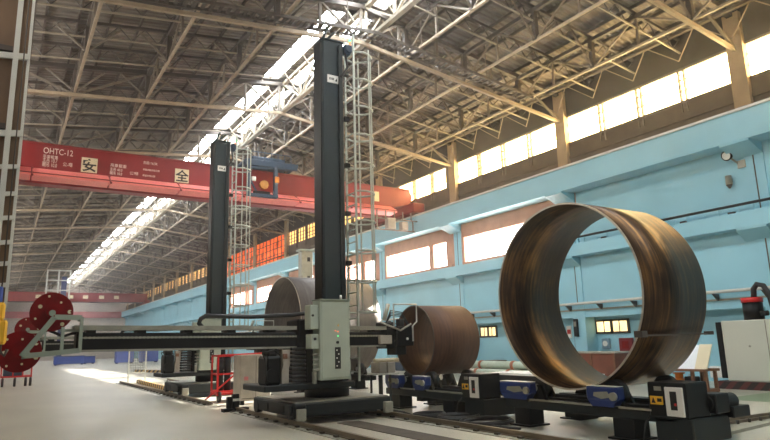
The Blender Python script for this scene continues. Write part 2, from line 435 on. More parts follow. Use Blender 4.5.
# small windows in the recesses
for (ya, yb) in ((15.35, 16.8), (22.85, 23.95), (30.2, 31.4), (37.6, 39)):
    wn += 1
    fr = MB(); xx = XW+.55
    fr.box(xx, xx+.06, ya-.08, yb+.08, 1.68, 1.76); fr.box(xx, xx+.06, ya-.08, yb+.08, 2.16, 2.24)
    ym = (ya+yb)/2
    for yy, ww in ((ya-.04, .05), (ym, .07), (yb+.04, .05), ((ya+ym)/2, .02), ((yb+ym)/2, .02)):
        fr.box(xx, xx+.06, yy-ww, yy+ww, 1.68, 2.24)
    w = struct(fr.build('window_%d' % wn, 'steel_dark'), 'small lit window low in the shaded recess')
    MB().box(xx+.01, xx+.03, ya, yb, 1.74, 2.18).build('pane', 'win_small', w)
# wall fittings in the recess
xx = XW+.6
d = struct(MB().box(xx-.05, xx, 17.55, 18.0, 0, 2.05).build('door_1', 'door'), 'grey-blue door in the recess')
MB().box(xx-.09, xx-.05, 17.6, 17.66, .95, 1.1).build('handle', 'chrome', d)
t = thing('wall_notice', 'white notice with a red panel on the recess wall', 'sign', (xx-.03, 18.25, 1.7))
MB().box(xx-.03, xx, 18.15, 18.4, 1.55, 2.05).build('board', 'white', t)
MB().box(xx-.034, xx-.03, 18.18, 18.37, 1.72, 1.9).build('panel', 'red', t)
t = thing('hose_cabinet', 'dark red wall cabinet below the small lit window', 'cabinet', (xx-.1, 15.2, 1.0))
MB().cbox(xx-.14, xx, 15.15, 15.75, .95, 1.5).build('body', mat('dark_red_enamel', rgb(120, 32, 40), .4), t)
MB().box(xx-.155, xx-.14, 15.3, 15.6, 1.1, 1.38).build('door', 'reel', t)
for yy, lb in ((16.4, 'round dial box left of the dark red wall cabinet'), (14.85, 'round dial box right of the dark red wall cabinet')):
    t = thing('dial_box', lb, 'gauge', (xx-.1, yy, 1.3))
    MB().cbox(xx-.12, xx, yy-.18, yy+.18, 1.1, 1.5).build('body', 'door', t)
    MB().cyl((xx-.14, yy, 1.3), (xx-.12, yy, 1.3), .11, 16).build('dial', 'white', t)
t = thing('meter_box', 'small dark panel on the pale blue pillar behind the big shell', 'box', (19.9, 17.4, 1.9))
MB().cbox(19.86, 19.96, 17.2, 17.4, 1.6, 2.3, .015).build('body', 'dark_grey', t)
MB().box(19.85, 19.86, 17.24, 17.36, 2.0, 2.2).build('cover', 'plate_grey', t)
# lamp and siren high on the blue wall
t = thing('floodlight', 'round black rimmed floodlight high on the blue wall', 'lamp', (19.9, 10.25, 7.25))
MB().cyl((19.62, 10.25, 7.23), (19.84, 10.25, 7.3), .17, 20, .13).build('housing', 'black', t)
MB().cyl((19.605, 10.25, 7.226), (19.62, 10.25, 7.23), .13, 20).build('lens', 'white', t)
b = MB(); b.bar((19.8, 10.25, 7.2), (19.96, 10.05, 6.95), .05); b.box(19.92, 19.97, 9.85, 10.1, 6.8, 7.05); each(b, 'bracket', 'plate_grey', t)
t = thing('siren', 'small grey siren on the blue wall below the floodlight', 'siren', (19.9, 10.4, 6.45))
MB().cyl((19.85, 10.4, 6.32), (19.85, 10.4, 6.62), .1, 14).build('body', 'plate_grey', t)
MB().cyl((19.85, 10.4, 6.2), (19.85, 10.4, 6.32), .03, 10, .1).build('horn', 'steel_dark', t)
MB().box(19.9, 19.97, 10.34, 10.46, 6.4, 6.55).build('bracket', 'steel_dark', t)

# ------------------------------------------------------------------ left wall, end wall
struct(MB().box(XL-.3, XL, YB, YE, 0, 12.2).build('wall_left', 'band'), 'left side wall')
wn += 1
w = struct(MB().box(XL-.02, XL+.05, 0, 100, 9.6, 9.7).build('window_%d' % wn, 'steel_grey'), 'high window band of the left wall')
MB().box(XL, XL+.02, 0, 100, 9.7, 11.0).build('pane', glow('left_window_glass', (1, .95, .88, 1), 15.0), w)
b = MB(); b.box(XL, XW+1, YE, YE+.3, 0, 14)
struct(b.build('wall_back', 'farwall'), 'pale end wall at the far end of the hall')

# left column: upper part with white edge angles, corbelled out above head height
t = thing('column_bracket', 'rust brown panel in a white steel frame projecting above head height beside the cable reels', 'frame', (-.3, 10, 2.1))
MB().prism([(-.9, 1.6), (-.3, 1.6), (.02, 2.2), (.02, 12.0), (-.9, 12.0)], 1, 10.0, 10.5).build('web', 'left_rust', t)
MB().box(.02, .06, 9.96, 10.02, 2.2, 12.0).build('edge_angle', 'white_steel', t)
MB().box(-.16, -.09, 9.92, 10.0, 1.9, 12.0).build('edge_angle', 'white_steel', t)
for z in (2.5, 2.8, 3.1, 3.45, 3.8, 4.2, 4.7, 5.9, 7.4, 8.9):
    MB().bar((-.6, 9.95, z-.06), (.03, 9.95, z+.02), .04, .06 if z < 4.5 else .09).build('batten', 'white_steel', t)
for z in (4.78, 5.98): MB().box(-.6, -.17, 9.93, 10.0, z-.02, z+.06).build('stiffener', 'steel_dark', t)
MB().box(-1.0, -.35, 10.0, 10.6, 0, 1.6).build('lower_column', 'left_rust', t)
b = MB()
for k, y in enumerate(TY[2:12]): b.box(-.9, -.1, y+.5, y+1.1, 0, 11.8)
struct(b.build('trim_7', 'left_rust'), 'row of brown columns along the left side')
struct(MB().box(-.5, .1, 11, YE, 7.7, 8.45).build('trim_8', 'steel_grey'), 'left crane beam')
# yellow hoist and blue sheet beside the left column
t = thing('hoist_block', 'yellow chain hoist with a blue chain bag hanging beside the rust brown panel', 'hoist', (.06, 9.2, 1.68))
b = MB(); b.cbox(-.1, .08, 9.05, 9.3, 1.7, 2.0, .03); b.cbox(-.08, .04, 9.1, 9.28, 2.0, 2.22, .03); b.build('body', 'yellow', t)
MB().cbox(-.08, .0, 9.1, 9.26, 2.22, 2.42, .02).build('chain_bag', 'blue_bin', t)
MB().tube([(-.02, 9.18, 2.2), (-.02, 9.18, 4.0), (-.02, 9.18, 12.0)], .01, 6).build('chain', 'steel_dark', t)
MB().tube([(.02, 9.18, 1.72), (.02, 9.18, 1.62), (.07, 9.18, 1.56), (.1, 9.18, 1.64)], .02, 8).build('hook', 'steel_dark', t)

# ------------------------------------------------------------------ roof
b = MB()
for xa, xb in ((XL-.3, 9.1), (10.95, XW+.4)):
    b.add([(xa,YB,zroof(xa)),(xb,YB,zroof(xb)),(xb,YE,zroof(xb)),(xa,YE,zroof(xa)),
           (xa,YB,zroof(xa)+.12),(xb,YB,zroof(xb)+.12),(xb,YE,zroof(xb)+.12),(xa,YE,zroof(xa)+.12)],
          [(3,2,1,0),(4,5,6,7),(0,1,5,4),(1,2,6,5),(2,3,7,6),(3,0,4,7)])
b.box(9.9, 10.4, YB, YE, 13.5, 13.7)
struct(b.build('ceiling', 'deck'), 'corrugated sheet roof lining')
for k in range(0, 17):
    y0, y1 = TY[k]+.85, TY[k+1]-.1
    if y1 > YE: break
    wn += 1
    fr = MB()
    for i in range(0, 5):
        yy = y0+(y1-y0)*i/4
        fr.bar((9.1, yy, zroof(9.1)), (9.9, yy, zroof(9.9)), .05); fr.bar((10.4, yy, zroof(10.4)), (10.95, yy, zroof(10.95)), .05)
    for xa in (9.1, 9.5, 9.9, 10.4, 10.95): fr.bar((xa, y0, zroof(xa)-.01), (xa, y1, zroof(xa)-.01), .04)
    w = struct(fr.build('window_%d' % wn, 'steel_grey'), 'ridge skylight panels')
    g = MB(); za, zb = zroof(9.1)+.06, zroof(9.9)+.06
    g.add([(9.1,y0,za),(9.9,y0,zb),(9.9,y1,zb),(9.1,y1,za)], [(3,2,1,0)])
    za, zb = zroof(10.4)+.06, zroof(10.95)+.06
    g.add([(10.4,y0,za),(10.95,y0,zb),(10.95,y1,zb),(10.4,y1,za)], [(3,2,1,0)])
    g.build('pane', 'sky_glass', w)
    if k: 
        pass
b = MB()
for y in TY: b.box(9.05, 11.0, y-.12, y+.87, 13.5, 13.72)
struct(b.build('trim_9', 'steel_dark'), 'dark strips between skylight panels')

# main trusses, one thing per line
ORD = ['first', 'second', 'third', 'fourth', 'fifth', 'sixth', 'seventh', 'eighth', 'ninth', 'tenth', 'eleventh', 'twelfth', 'thirteenth', 'fourteenth', 'fifteenth', 'sixteenth']
XS = [-2.6, -.6, 1.7, 4.3, 6.85, 8.4, 10, 11.6, 13.3, 14.6, 16, 17.5, 19.9]
t0 = None
for i, y in enumerate(TY[2:]):
    lab = ('peaked roof truss with tan bottom beam, %s from the camera' % ORD[i])
    if t0 is None:
        t0 = thing('roof_truss', lab, 'truss', (RX, y, 11.9), 'peaked roof trusses across the hall')
        b = MB()
        b.bar((XL, y, zchord(XL)), (RX, y, zchord(RX)), .11, .12); b.bar((RX, y, zchord(RX)), (XW-.1, y, zchord(XW-.1)), .11, .12)
        b.build('bottom_chord', 'steel_tan', t0)
        b = MB()
        b.bar((XL, y, zroof(XL)-.22), (RX, y, zroof(RX)-.22), .2, .16); b.bar((RX, y, zroof(RX)-.22), (XW-.1, y, zroof(XW-.1)-.22), .2, .16)
        b.build('top_chord', 'steel_dark', t0)
        b = MB()
        for a_, x in enumerate(XS):
            b.bar((x, y, zchord(x)), (x, y, zroof(x)-.25), .1)
            if a_+1 < len(XS):
                x2 = XS[a_+1]
                if a_ % 2 == 0: b.bar((x, y, zchord(x)), (x2, y, zroof(x2)-.25), .08)
                else: b.bar((x, y, zroof(x)-.25), (x2, y, zchord(x2)), .08)
        b.build('web_bracing', 'steel_grey', t0)
    else:
        dup(t0, (0, y-TY[2], 0), lab)

# longitudinal girders
gl = ['lengthwise roof girder farthest from the skylight on the side away from the blue wall', 'middle lengthwise roof girder on the side away from the blue wall', 'lengthwise roof girder next to the skylight on the side away from the blue wall',
      'lengthwise roof girder next to the skylight on the blue wall side', 'middle lengthwise roof girder on the blue wall side', 'lengthwise roof girder closest to the high windows']
for gx, lb in zip((1.7, 4.3, 6.85, 11.9, 14.65, 17.5), gl):
    t = thing('roof_girder', lb, 'girder', (gx, 9.6, zchord(gx)), 'lengthwise roof girders')
    zb, zt = zchord(gx)+.12, zroof(gx)-.3
    MB().box(gx-.045, gx+.045, 0, 118, zb-.04, zb+.04).build('bottom_chord', 'steel_tan', t)
    MB().box(gx-.07, gx+.07, 0, 118, zt-.07, zt+.07).build('top_chord', 'steel_dark', t)
    b = MB(); c = MB(); y = TY[1]; q = BAY/4; i = 0
    while y < 117:
        if i % 2 == 0:
            b.bar((gx, y, zb), (gx, y, zt), .16, .16)
        else: c.bar((gx, y, zb), (gx, y, zt), .07)
        c.bar((gx, y, zb if i % 2 == 0 else zt), (gx, y+q, zt if i % 2 == 0 else zb), .06)
        # sway strut down the slope on each side
        if i % 2 == 0:
            c.bar((gx, y, zb), (gx+1.0, y, zroof(gx+1.0)-.35), .06); c.bar((gx, y, zb), (gx-1.0, y, zroof(gx-1.0)-.35), .06)
        y += q; i += 1
    each(b, 'post', 'steel_dark', t); c.build('web_bracing', 'steel_grey', t)
# ridge lattice girder
t = thing('ridge_girder', 'pale lattice girder under the ridge between the two skylight strips', 'girder', (10.2, 9.6, 12))
b = MB(); c = MB()
b.box(10.12, 10.3, 0, 118, 12.0, 12.12); b.box(10.12, 10.3, 0, 118, 13.3, 13.42)
y = TY[1]; i = 0
while y < 116:
    c.bar((10.2, y, 12.06), (10.2, y, 13.36), .09)
    c.bar((10.2, y, 12.06 if i % 2 else 13.36), (10.2, y+BAY/4, 13.36 if i % 2 else 12.06), .07)
    c.bar((10.2, y, 12.1), (9.15, y, zroof(9.15)-.05), .06); c.bar((10.2, y, 12.1), (10.95, y, zroof(10.95)-.05), .06)
    y += BAY/4; i += 1
each(b, 'chord', 'joist', t); c.build('web_bracing', 'joist', t)

# zigzag joists
t0 = None
for k in range(1, 15):
    for j in (1, 2, 3):
        y = TY[k] + BAY*j/4
        if t0 is None:
            t0 = thing('lattice_joist', 'slender zigzag lattice joist across the hall under the roof sheets', 'joist', (RX, y, 13), 'zigzag roof joists'); ty0 = y
            bt, bz, bb = MB(), MB(), MB()
            for sgn, xa, xb in ((-1, XL+.1, 9.0), (1, 11.0, XW-.1)):
                n = int((xb-xa)/.42); bz = MB()
                bt.bar((xa, y, zroof(xa)-.2), (xb, y, zroof(xb)-.2), .1, .1)
                bb.bar((xa, y, zroof(xa)-.72), (xb, y, zroof(xb)-.72), .05, .05)
                for i in range(n):
                    x, x2 = xa+(xb-xa)*i/n, xa+(xb-xa)*(i+1)/n
                    if i % 2: bz.bar((x, y, zroof(x)-.22), (x2, y, zroof(x2)-.7), .028)
                    else: bz.bar((x, y, zroof(x)-.7), (x2, y, zroof(x2)-.22), .028)
                bz.build('web_bracing', 'steel_dark', t0)
            each(bt, 'top_chord', 'steel_dark', t0); each(bb, 'bottom_chord', 'joist', t0)
        else: t = dup(t0, (0, y-ty0, 0))
        (t0 if y == ty0 else t)['label'] = 'zigzag roof joist, %s of three %s' % (ORD[j-1], 'before the nearest roof truss' if k == 1 else 'beyond the %s roof truss' % ORD[k-2])
# purlins
xs = [-2.4+.95*i for i in range(12)] + [11.6+.95*i for i in range(9)]
p0 = None
for x in xs:
    if p0 is None:
        p0 = MB().box(x-.03, x+.03, -4, 118, zroof(x)-.11, zroof(x)+.0).build('purlin', 'steel_dark', None, (x, 0, zroof(x)))
        tag(p0, 'thin dark lengthwise purlin, first from the left wall', 'purlin', 'roof purlins')
    else:
        q = p0.copy(); COL.objects.link(q); n_ = xs.index(x); q['label'] = 'thin dark lengthwise purlin, %s from the %s' % ((ORD[n_], 'left wall') if n_ < 12 else (ORD[20-n_], 'right wall')); q.location = (x, 0, zroof(x)); BASE[q.name] = Vector(q.location)
# wall-top bracing zigzag above the high windows
t = thing('eaves_bracing', 'zigzag steel bracing under the eaves above the high windows', 'bracing', (19.6, 10, 11))
b = MB()
for k in range(1, 14):
    y = TY[k]
    for i in range(4):
        a, c = y+BAY*i/4, y+BAY*(i+.5)/4
        b.bar((19.75, a, 11.1), (19.3, c, zroof(19.3)-.35), .03); b.bar((19.3, c, zroof(19.3)-.35), (19.75, a+BAY/4, 11.1), .03)
b.build('bracing', 'steel_tan', t)
MB().box(19.24, 19.36, 0, 110, zroof(19.3)-.42, zroof(19.3)-.32).build('chord', 'steel_grey', t)

# cable tray crossing above the near column
t = thing('cable_tray', 'dark ladder cable tray hung from the roof above the near column', 'cable tray', (6, 13.5, 11.5))
b = MB(); pts = [Vector((x, 16.3, zchord(x)-.12)) for x in (-2, 10, 17.2)]
sd = Vector((0, .22, 0))
for A, Bv in zip(pts, pts[1:]):
    D = Bv-A; b.bar(A-sd, Bv-sd, .04, .1); b.bar(A+sd, Bv+sd, .04, .1); n = int(D.length/.25)
    for i in range(n): p = A + D*i/n; b.bar(p-sd, p+sd, .1, .04)
b.build('tray', 'steel_dark', t)
b = MB()
for x in (0, 3, 6, 9, 12, 15): b.bar((x, 16.3, zchord(x)), (x, 16.3, zroof(x)-.1), .03)
each(b, 'hanger', 'steel_grey', t)

# ------------------------------------------------------------------ red overhead crane
YC = 28.0
t = thing('overhead_crane', 'red overhead travelling crane with white lettering spanning the hall', 'crane', (9.6, YC, 8.5))
zt, zb = 10.1, 9.0
b = MB(); b.prism([(-.4, 9.15), (.3, zb), (18.2, zb), (19.3, 9.25), (19.5, 9.7), (19.3, zt), (-.4, zt)], 1, YC, YC+.7)
b.box(-.4, 19.3, YC-.06, YC+.76, zt-.05, zt)
b.build('girder', 'red_crane', t)
MB().box(-.4, 19.4, YC-.02, YC+.72, zt, zt+.03).build('top_flange', 'steel_dark', t)
b = MB()
segs = [(-.2, .55)] + [(.6+i*2.9, .6+i*2.9+2.84) for i in range(6)]
for xa, xb in segs:
    b.prism([(YC-.75, 8.52), (YC-.03, 8.45), (YC+.02, 8.62), (YC-.02, 8.98), (YC-.1, 8.98), (YC-.72, 8.66)], 0, xa, xb)
each(b, 'side_walkway', 'red_light', t)
b = MB()
for xa, xb in segs: b.bar((xa, YC-.78, 8.5), (xa, YC-.05, 9.0), .07); b.box(xa, xb, YC-.78, YC-.74, 8.6, 8.63)
each(b, 'walkway_trim', 'red_crane', t)
b = MB(); b.box(-.4, 19.3, YC+2.2, YC+2.8, 8.9, 9.9); b.build('rear_girder', 'red_crane', t)
b = MB(); b.cbox(18.9, 19.7, YC-.9, YC+3.6, 8.62, 9.15, .05); b.cbox(-.6, .1, YC-.9, YC+3.6, 8.62, 9.15, .05); each(b, 'end_carriage', 'red_crane', t)
for yy in (YC-.5, YC+3.1):
    for x in (19.36, -.3): MB().cyl((x-.08, yy, 8.78), (x+.08, yy, 8.78), .22, 16).build('wheel', 'steel_dark', t)
b = MB()   # cross rail at the right end
for i in range(6):
    x = 17.5; yy = YC-.9; 
    b.bar((16.6+i*.55, YC-.8, 8.1), (16.6+i*.55, YC-.8, 8.55), .05)
b.bar((16.5, YC-.8, 8.1), (19.4, YC-.8, 8.1), .06); b.bar((16.5, YC-.8, 7.5), (19.0, YC-.8, 7.5), .06)
for x in (16.6, 17.7, 18.9): b.bar((x, YC-.8, 7.5), (x, YC-.8, 8.1), .05)
each(b, 'hanging_platform', 'steel_grey', t)
b = MB(); b.cbox(17.2, 17.7, YC-.95, YC-.6, 7.55, 8.15); b.cbox(18.1, 18.5, YC-.95, YC-.6, 7.55, 8.0); each(b, 'electric_box', 'grey_box', t)
yf = YC-.075
text('OHTC-12', .36, 'lettering', 'lettering', t, (.93, yf, 9.66), sx=.74)
text('吊車載重', .15, 'lettering', 'lettering', t, (.93, yf, 9.47), sx=.95)
text('主吊 10.7', .22, 'lettering', 'lettering', t, (.93, yf, 9.29), sx=.62)
text('輔吊 10.0', .22, 'lettering', 'lettering', t, (.93, yf, 9.1), sx=.62)
text('公-噸', .2, 'lettering', 'lettering', t, (1.68, yf, 9.2), sx=.8)
text('吊車載重', .17, 'lettering', 'lettering', t, (3.5, yf, 9.42), sx=1.0)
text('主吊 40.0', .17, 'lettering', 'lettering', t, (3.5, yf, 9.24), sx=.75)
text('輔吊 10.0', .17, 'lettering', 'lettering', t, (3.5, yf, 9.07), sx=.75)
text('公噸', .17, 'lettering', 'lettering', t, (4.3, yf, 9.16), sx=1.1)
text('合格116.5K', .17, 'lettering', 'lettering', t, (4.85, yf, 9.72), sx=.75)
text('荷重試驗合格日期', .1, 'lettering', 'lettering', t, (4.85, yf, 9.42), sx=.9)
text('檢查合格日期', .1, 'lettering', 'lettering', t, (4.85, yf, 9.15), sx=.9)
for x, ch, z in ((2.68, '安', 9.1), (6.55, '全', 9.1)):
    MB().box(x-.3, x+.32, yf-.02, yf+.02, z-.06, z+.58).build('sign_plate', 'cream', t)
    text(ch, .58, 'sign_character', 'ink', t, (x+.01, yf-.026, z+.03), align='CENTER')
for x in (13.7, 16.9): MB().box(x, x+.3, yf-.02, yf+.02, 9.2, 9.75).build('sign_plate', 'cream', t)

# hoist trolley
t = thing('hoist_trolley', 'dark blue hoist trolley with hanging frame on the red crane', 'trolley', (10.6, YC, 10.1))
b = MB(); b.cbox(9.3, 12.0, YC-.95, YC+2.9, 10.2, 10.38, .04); b.box(9.25, 11.9, YC-1.02, YC-.9, 10.05, 10.32)
b.cbox(9.7, 11.4, YC-.7, YC+1.8, 10.38, 10.62, .06); b.build('body', 'navy', t)
b = MB(); b.bar((9.5, YC-.95, 10.75), (11.6, YC-.95, 10.75), .04)
for i in range(7): b.bar((9.55+i*.34, YC-.95, 10.3), (9.55+i*.34, YC-.95, 10.75), .03)
b.build('railing', 'navy', t)
b = MB()
for x in (9.38, 10.72): b.box(x, x+.17, YC-1.0, YC-.8, 8.62, 10.1)
b.box(9.38, 10.9, YC-1.02, YC-.78, 8.55, 8.68); b.bar((9.45, YC-.9, 9.5), (9.9, YC-.9, 8.7), .07); b.bar((9.4, YC-.9, 9.95), (11.6, YC-.9, 10.08), .1)
b.build('hanging_frame', 'navy', t)
MB().cyl((10.22, YC-1.0, 9.15), (10.22, YC-.8, 9.15), .22, 8).build('cable_drum', mat('ochre_paint', rgb(170, 116, 44), .6), t)
MB().cbox(10.72, 10.95, YC-1.06, YC-1.0, 9.3, 9.6).build('box', 'orange', t)
MB().cbox(9.6, 9.8, YC-.98, YC-.86, 9.3, 9.5).build('box', 'white', t)
MB().cbox(9.7, 10.5, YC-1.0, YC-.82, 8.68, 8.82).build('motor', 'black', t)
for x in (9.6, 11.7): MB().cyl((x, YC-.15, 10.21), (x, YC+.05, 10.21), .08, 14).build('wheel', 'steel_dark', t)

# far cranes
def far_crane(y, m, label, z=8.75):
    t = thing('overhead_crane', label, 'crane', (9.6, y, 8.5), None)
    MB().box(-.3, 19.4, y, y+.8, z, z+1.35).build('girder', m, t)
    MB().box(-.3, 19.4, y-.1, y+.9, z-.1, z).build('bottom_flange', 'steel_dark', t)
    b = MB(); b.cbox(18.8, 19.6, y-1, y+3, z-.2, z+.3); b.cbox(-.6, .1, y-1, y+3, z-.2, z+.3); b.build('end_carriage', m, t)
    b = MB()
    for x in (4, 6.2, 8.2, 10.2, 12.4, 14.5): b.box(x, x+.7, y-.12, y-.1+.02, z+.45, z+.95)
    each(b, 'sign_plate', 'cream', t)
far_crane(102, 'red_crane', 'dull red crane far off behind the upper cable reel', 8.75)
struct(MB().box(XL, XW, YE-.4, YE, 7.4, 8.5).build('trim_10', 'pink'), 'faded pink beam across the pale end wall')

# ------------------------------------------------------------------ column and boom welding manipulator
t = thing('welding_manipulator', 'near column and boom welding manipulator with dark mast and sage control cabinet', 'welding machine', (6.2, 12.9, .1), 'column and boom welding manipulators')
WM = t
bx0, bx1, by0, by1 = 5.12, 7.42, 11.75, 14.1
b = MB(); b.cbox(bx0, bx1, by0, by1, .17, .43, .03); b.box(bx0+.25, bx1-.25, by0+.2, by1-.2, .12, .17)
b.build('base_carriage', 'dark_grey', t)
b = MB()
for y in (12.35, 13.25): b.box(bx0-.012, bx0+.01, y-.09, y+.09, .22, .36)
each(b, 'side_slot', 'black', t)
MB().box(bx0+.06, bx1-.06, by0+.06, by1-.06, .43, .455).build('deck_plate', 'plate_grey', t)
for x in (bx0+.05, bx1-.05):
    for y in (by0+.22, by1-.22): MB().cyl((x-.07, y, .24), (x+.07, y, .24), .13, 20).build('wheel', 'black', t)
for x, y in ((bx0+.12, by0-.06), (bx1-.12, by0-.06)):
    MB().cbox(x-.1, x+.1, y-.05, y+.07, .1, .33, .015).build('rail_clamp', 'plate_grey', t)
b = MB(); b.cbox(bx0-.02, bx0+.26, by0-.05, by0+.24, .14, .42, .04); b.cyl((bx0-.1, by0+.1, .3), (bx0-.02, by0+.1, .3), .1, 16); b.build('drive_motor', 'black', t)
MB().cyl((6.35, 12.75, .45), (6.35, 12.75, .72), .5, 32).build('turntable', 'black', t)
b = MB(); b.cbox(4.55, 6.6, 11.9, 13.2, .68, .8, .02); b.build('platform', 'dark_grey', t)
b = MB(); b.cbox(6.24, 6.82, 12.62, 13.08, .8, 9.05, .03); b.build('mast', 'mast', t)
b = MB(); b.box(6.2, 6.25, 12.66, 13.04, .8, 9.0); b.build('side_shade', 'black', t)  # thin black plate, paints the shade on the mast's left side face
b = MB(); b.box(6.66, 6.76, 12.56, 12.63, .8, 8.95); b.build('rack_strip', 'dark_grey', t)
b = MB(); b.cbox(6.22, 6.84, 12.6, 13.1, 9.05, 9.1, .02); b.bar((6.3, 12.7, 9.1), (6.5, 12.9, 9.5), .05); b.bar((6.4, 12.7, 9.1), (6.7, 12.9, 9.45), .05)
b.build('mast_cap', 'mast', t)
p = MB().box(6.36, 6.66, 12.595, 12.615, 7.92, 8.12).build('label_plate', 'white', t)
b = MB()
for i in range(4): b.box(6.41+i*.035, 6.43+i*.035, 12.588, 12.594, 7.99, 8.05)
b.prism([(6.56, 7.97), (6.62, 7.97), (6.62, 8.06)], 1, 12.588, 12.594)
b.build('logo', 'ink', p)
b = MB(); b.cbox(6.84, 7.02, 12.55, 12.72, 8.75, 9.02, .03); b.cyl((6.95, 12.5, 8.9), (6.95, 12.72, 8.9), .1, 16); b.build('hoist_motor', 'navy', t)
MB().tube([(6.86, 12.6, 8.8), (6.9, 12.55, 8.4), (6.78, 12.55, 8.2), (6.7, 12.55, 8.1)], .03).build('cable', 'rubber', t)
MB().cyl((6.98, 12.55, 9.1), (6.98, 12.55, 9.17), .03, 12).build('signal_lamp', 'led_green', t)
MB().cyl((6.98, 12.55, 9.02), (6.98, 12.55, 9.1), .03, 12).build('signal_lamp', 'led_red', t)
b = MB()
for z in (3.4, 4.6, 5.8, 7.0, 8.2): b.box(6.82, 6.95, 12.58, 12.7, z, z+.1)
each(b, 'ladder_bracket', 'black', t)
# ladder
b = MB()
lx, la, lb = 6.99, 12.4, 12.85
for y in (la, lb): b.bar((lx, y, .75), (lx, y, 9.25), .045, .045)
each(b, 'ladder_stile', 'ladder', t)
b = MB(); z = .95
while z < 9.2: b.cyl((lx, la, z), (lx, lb, z), .018, 6); z += .3
each(b, 'ladder_rung', 'ladder', t)
hoops = []
for z in [2.3+.72*i for i in range(10)]:
    pts = []
    for i in range(11):
        a_ = PI*i/10; pts.append((lx + .62*math.sin(a_)**.8, 12.625 - .33*math.cos(a_), z))
    pts[0] = (lx, la, z); pts[-1] = (lx, lb, z)
    MB().tube(pts, .024, 6).build('cage_hoop', 'ladder', t)
b = MB()
for i in (2, 5, 8):
    a_ = PI*i/10; b.bar((lx + .62*math.sin(a_)**.8, 12.625 - .33*math.cos(a_), 2.3), (lx + .62*math.sin(a_)**.8, 12.625 - .33*math.cos(a_), 8.9), .03)
each(b, 'cage_bar', 'ladder', t)
# boom (hangs a little lower at its inner end)
def sag(mb):
    mb.v = [(v[0], v[1], v[2] - .012*(v[0]-1.2)) for v in mb.v]; return mb
b = MB(); b.cbox(1.15, 7.55, 12.05, 12.47, 1.6, 1.9, .02); sag(b).build('boom', 'black', t)
sag(MB().box(1.1, 7.55, 12.03, 12.5, 1.95, 2.03)).build('boom_top_rail', 'plate_grey', t)
b = MB(); x = 1.3
while x < 7.5: b.box(x, x+.16, 12.1, 12.44, 1.9, 1.95); x += .85
sag(b); each(b, 'rail_spacer', 'black', t)
b = MB()
b.box(1.2, 7.5, 12.03, 12.05, 1.80, 1.83); b.box(1.2, 7.5, 12.03, 12.05, 1.57, 1.61)
x = 1.2
while x < 7.4: b.box(x, x+.035, 12.015, 12.03, 1.795, 1.835); x += .07
sag(b).build('rack', 'plate_grey', t)
# carriage
b = MB(); b.cbox(5.3, 6.45, 11.97, 12.6, 1.5, 2.12, .03); b.cbox(5.48, 5.75, 12.0, 12.58, .82, 1.5, .03); b.cbox(5.8, 6.4, 12.0, 12.6, .82, 2.4, .03); b.build('carriage', 'black', t)
b = MB(); z = .84
while z < 1.5: b.cbox(5.14, 5.48, 11.95, 12.4, z, z+.06, .02); z += .08
b.build('bellows', 'rubber', t)
# wire unit
b = MB(); b.cbox(4.62, 4.95, 12.0, 12.5, .8, 1.38, .05); b.cyl((4.74, 11.96, 1.0), (4.74, 12.0, 1.0), .13, 20); b.cbox(4.66, 4.9, 12.05, 12.4, 1.38, 1.56, .04); b.build('wire_feeder', 'black', t)
b = MB()
b.tube([(4.6, 12.02, 1.3), (4.5, 11.9, 1.45), (4.75, 11.9, 1.5), (4.9, 11.98, 1.4)], .018); b.tube([(4.62, 12.0, 1.35), (4.58, 11.92, 1.2), (4.6, 11.93, .9)], .018)
each(b, 'cable', 'rubber', t)
b = MB(); b.prism([(4.97, 1.5), (5.2, 1.5), (5.2, 1.25), (5.12, 1.15), (5.12, .82), (4.96, .82), (4.96, 1.05), (5.0, 1.2)], 1, 12.02, 12.2); b.build('flux_hopper', 'grey_box', t)
MB().cbox(4.98, 5.08, 11.99, 12.02, 1.32, 1.42, .01).build('gauge', 'wood', t)
# control cabinet
cab = MB().cbox(5.64, 6.34, 11.62, 11.98, .86, 2.5, .015).build('control_cabinet', 'sage', t)
MB().cbox(5.67, 6.32, 11.6, 11.625, .9, 2.46, .01).build('door', 'sage', cab)
MB().box(5.62, 6.36, 11.58, 12.0, 2.5, 2.52).build('lid', 'sage_dim', cab)
MB().cyl((6.2, 11.75, 2.52), (6.2, 11.75, 2.62), .025, 10).build('vent_cap', 'white', cab)
MB().box(5.97, 6.1, 11.59, 11.601, 1.08, 1.52).build('operator_panel', 'ink', cab)
b = MB()
for i in range(5): b.cyl((6.01+.04*(i % 2), 11.583, 1.14+i*.08), (6.01+.04*(i % 2), 11.592, 1.14+i*.08), .015, 8)
each(b, 'button', 'white', cab)
MB().cyl((6.03, 11.575, 1.62), (6.03, 11.6, 1.62), .03, 12).build('knob', 'ink', cab)
MB().cyl((6.04, 11.585, 1.75), (6.04, 11.6, 1.75), .014, 10).build('indicator_lamp', 'led_green', cab)
MB().cyl((6.04, 11.585, 1.84), (6.04, 11.6, 1.84), .014, 10).build('indicator_lamp', 'led_red', cab)
MB().cyl((5.98, 11.585, 1.86), (5.98, 11.6, 1.86), .012, 10).build('indicator_lamp', 'led_red', cab)
MB().prism([(6.03, 1.95), (6.07, 1.95), (6.05, 2.0)], 1, 11.592, 11.6).build('warning_mark', 'yellow', cab)
b = MB(); b.cbox(5.44, 5.63, 11.66, 11.95, 1.9, 2.4, .015); b.cbox(5.46, 5.63, 11.66, 11.95, 1.5, 1.8, .015); each(b, 'junction_box', 'sage', t)
b = MB(); b.cyl((5.49, 11.64, 2.18), (5.49, 11.66, 2.18), .025, 10); b.cyl((5.54, 11.64, 1.7), (5.54, 11.66, 1.7), .03, 10); each(b, 'cable_gland', 'ink', t)
b = MB()
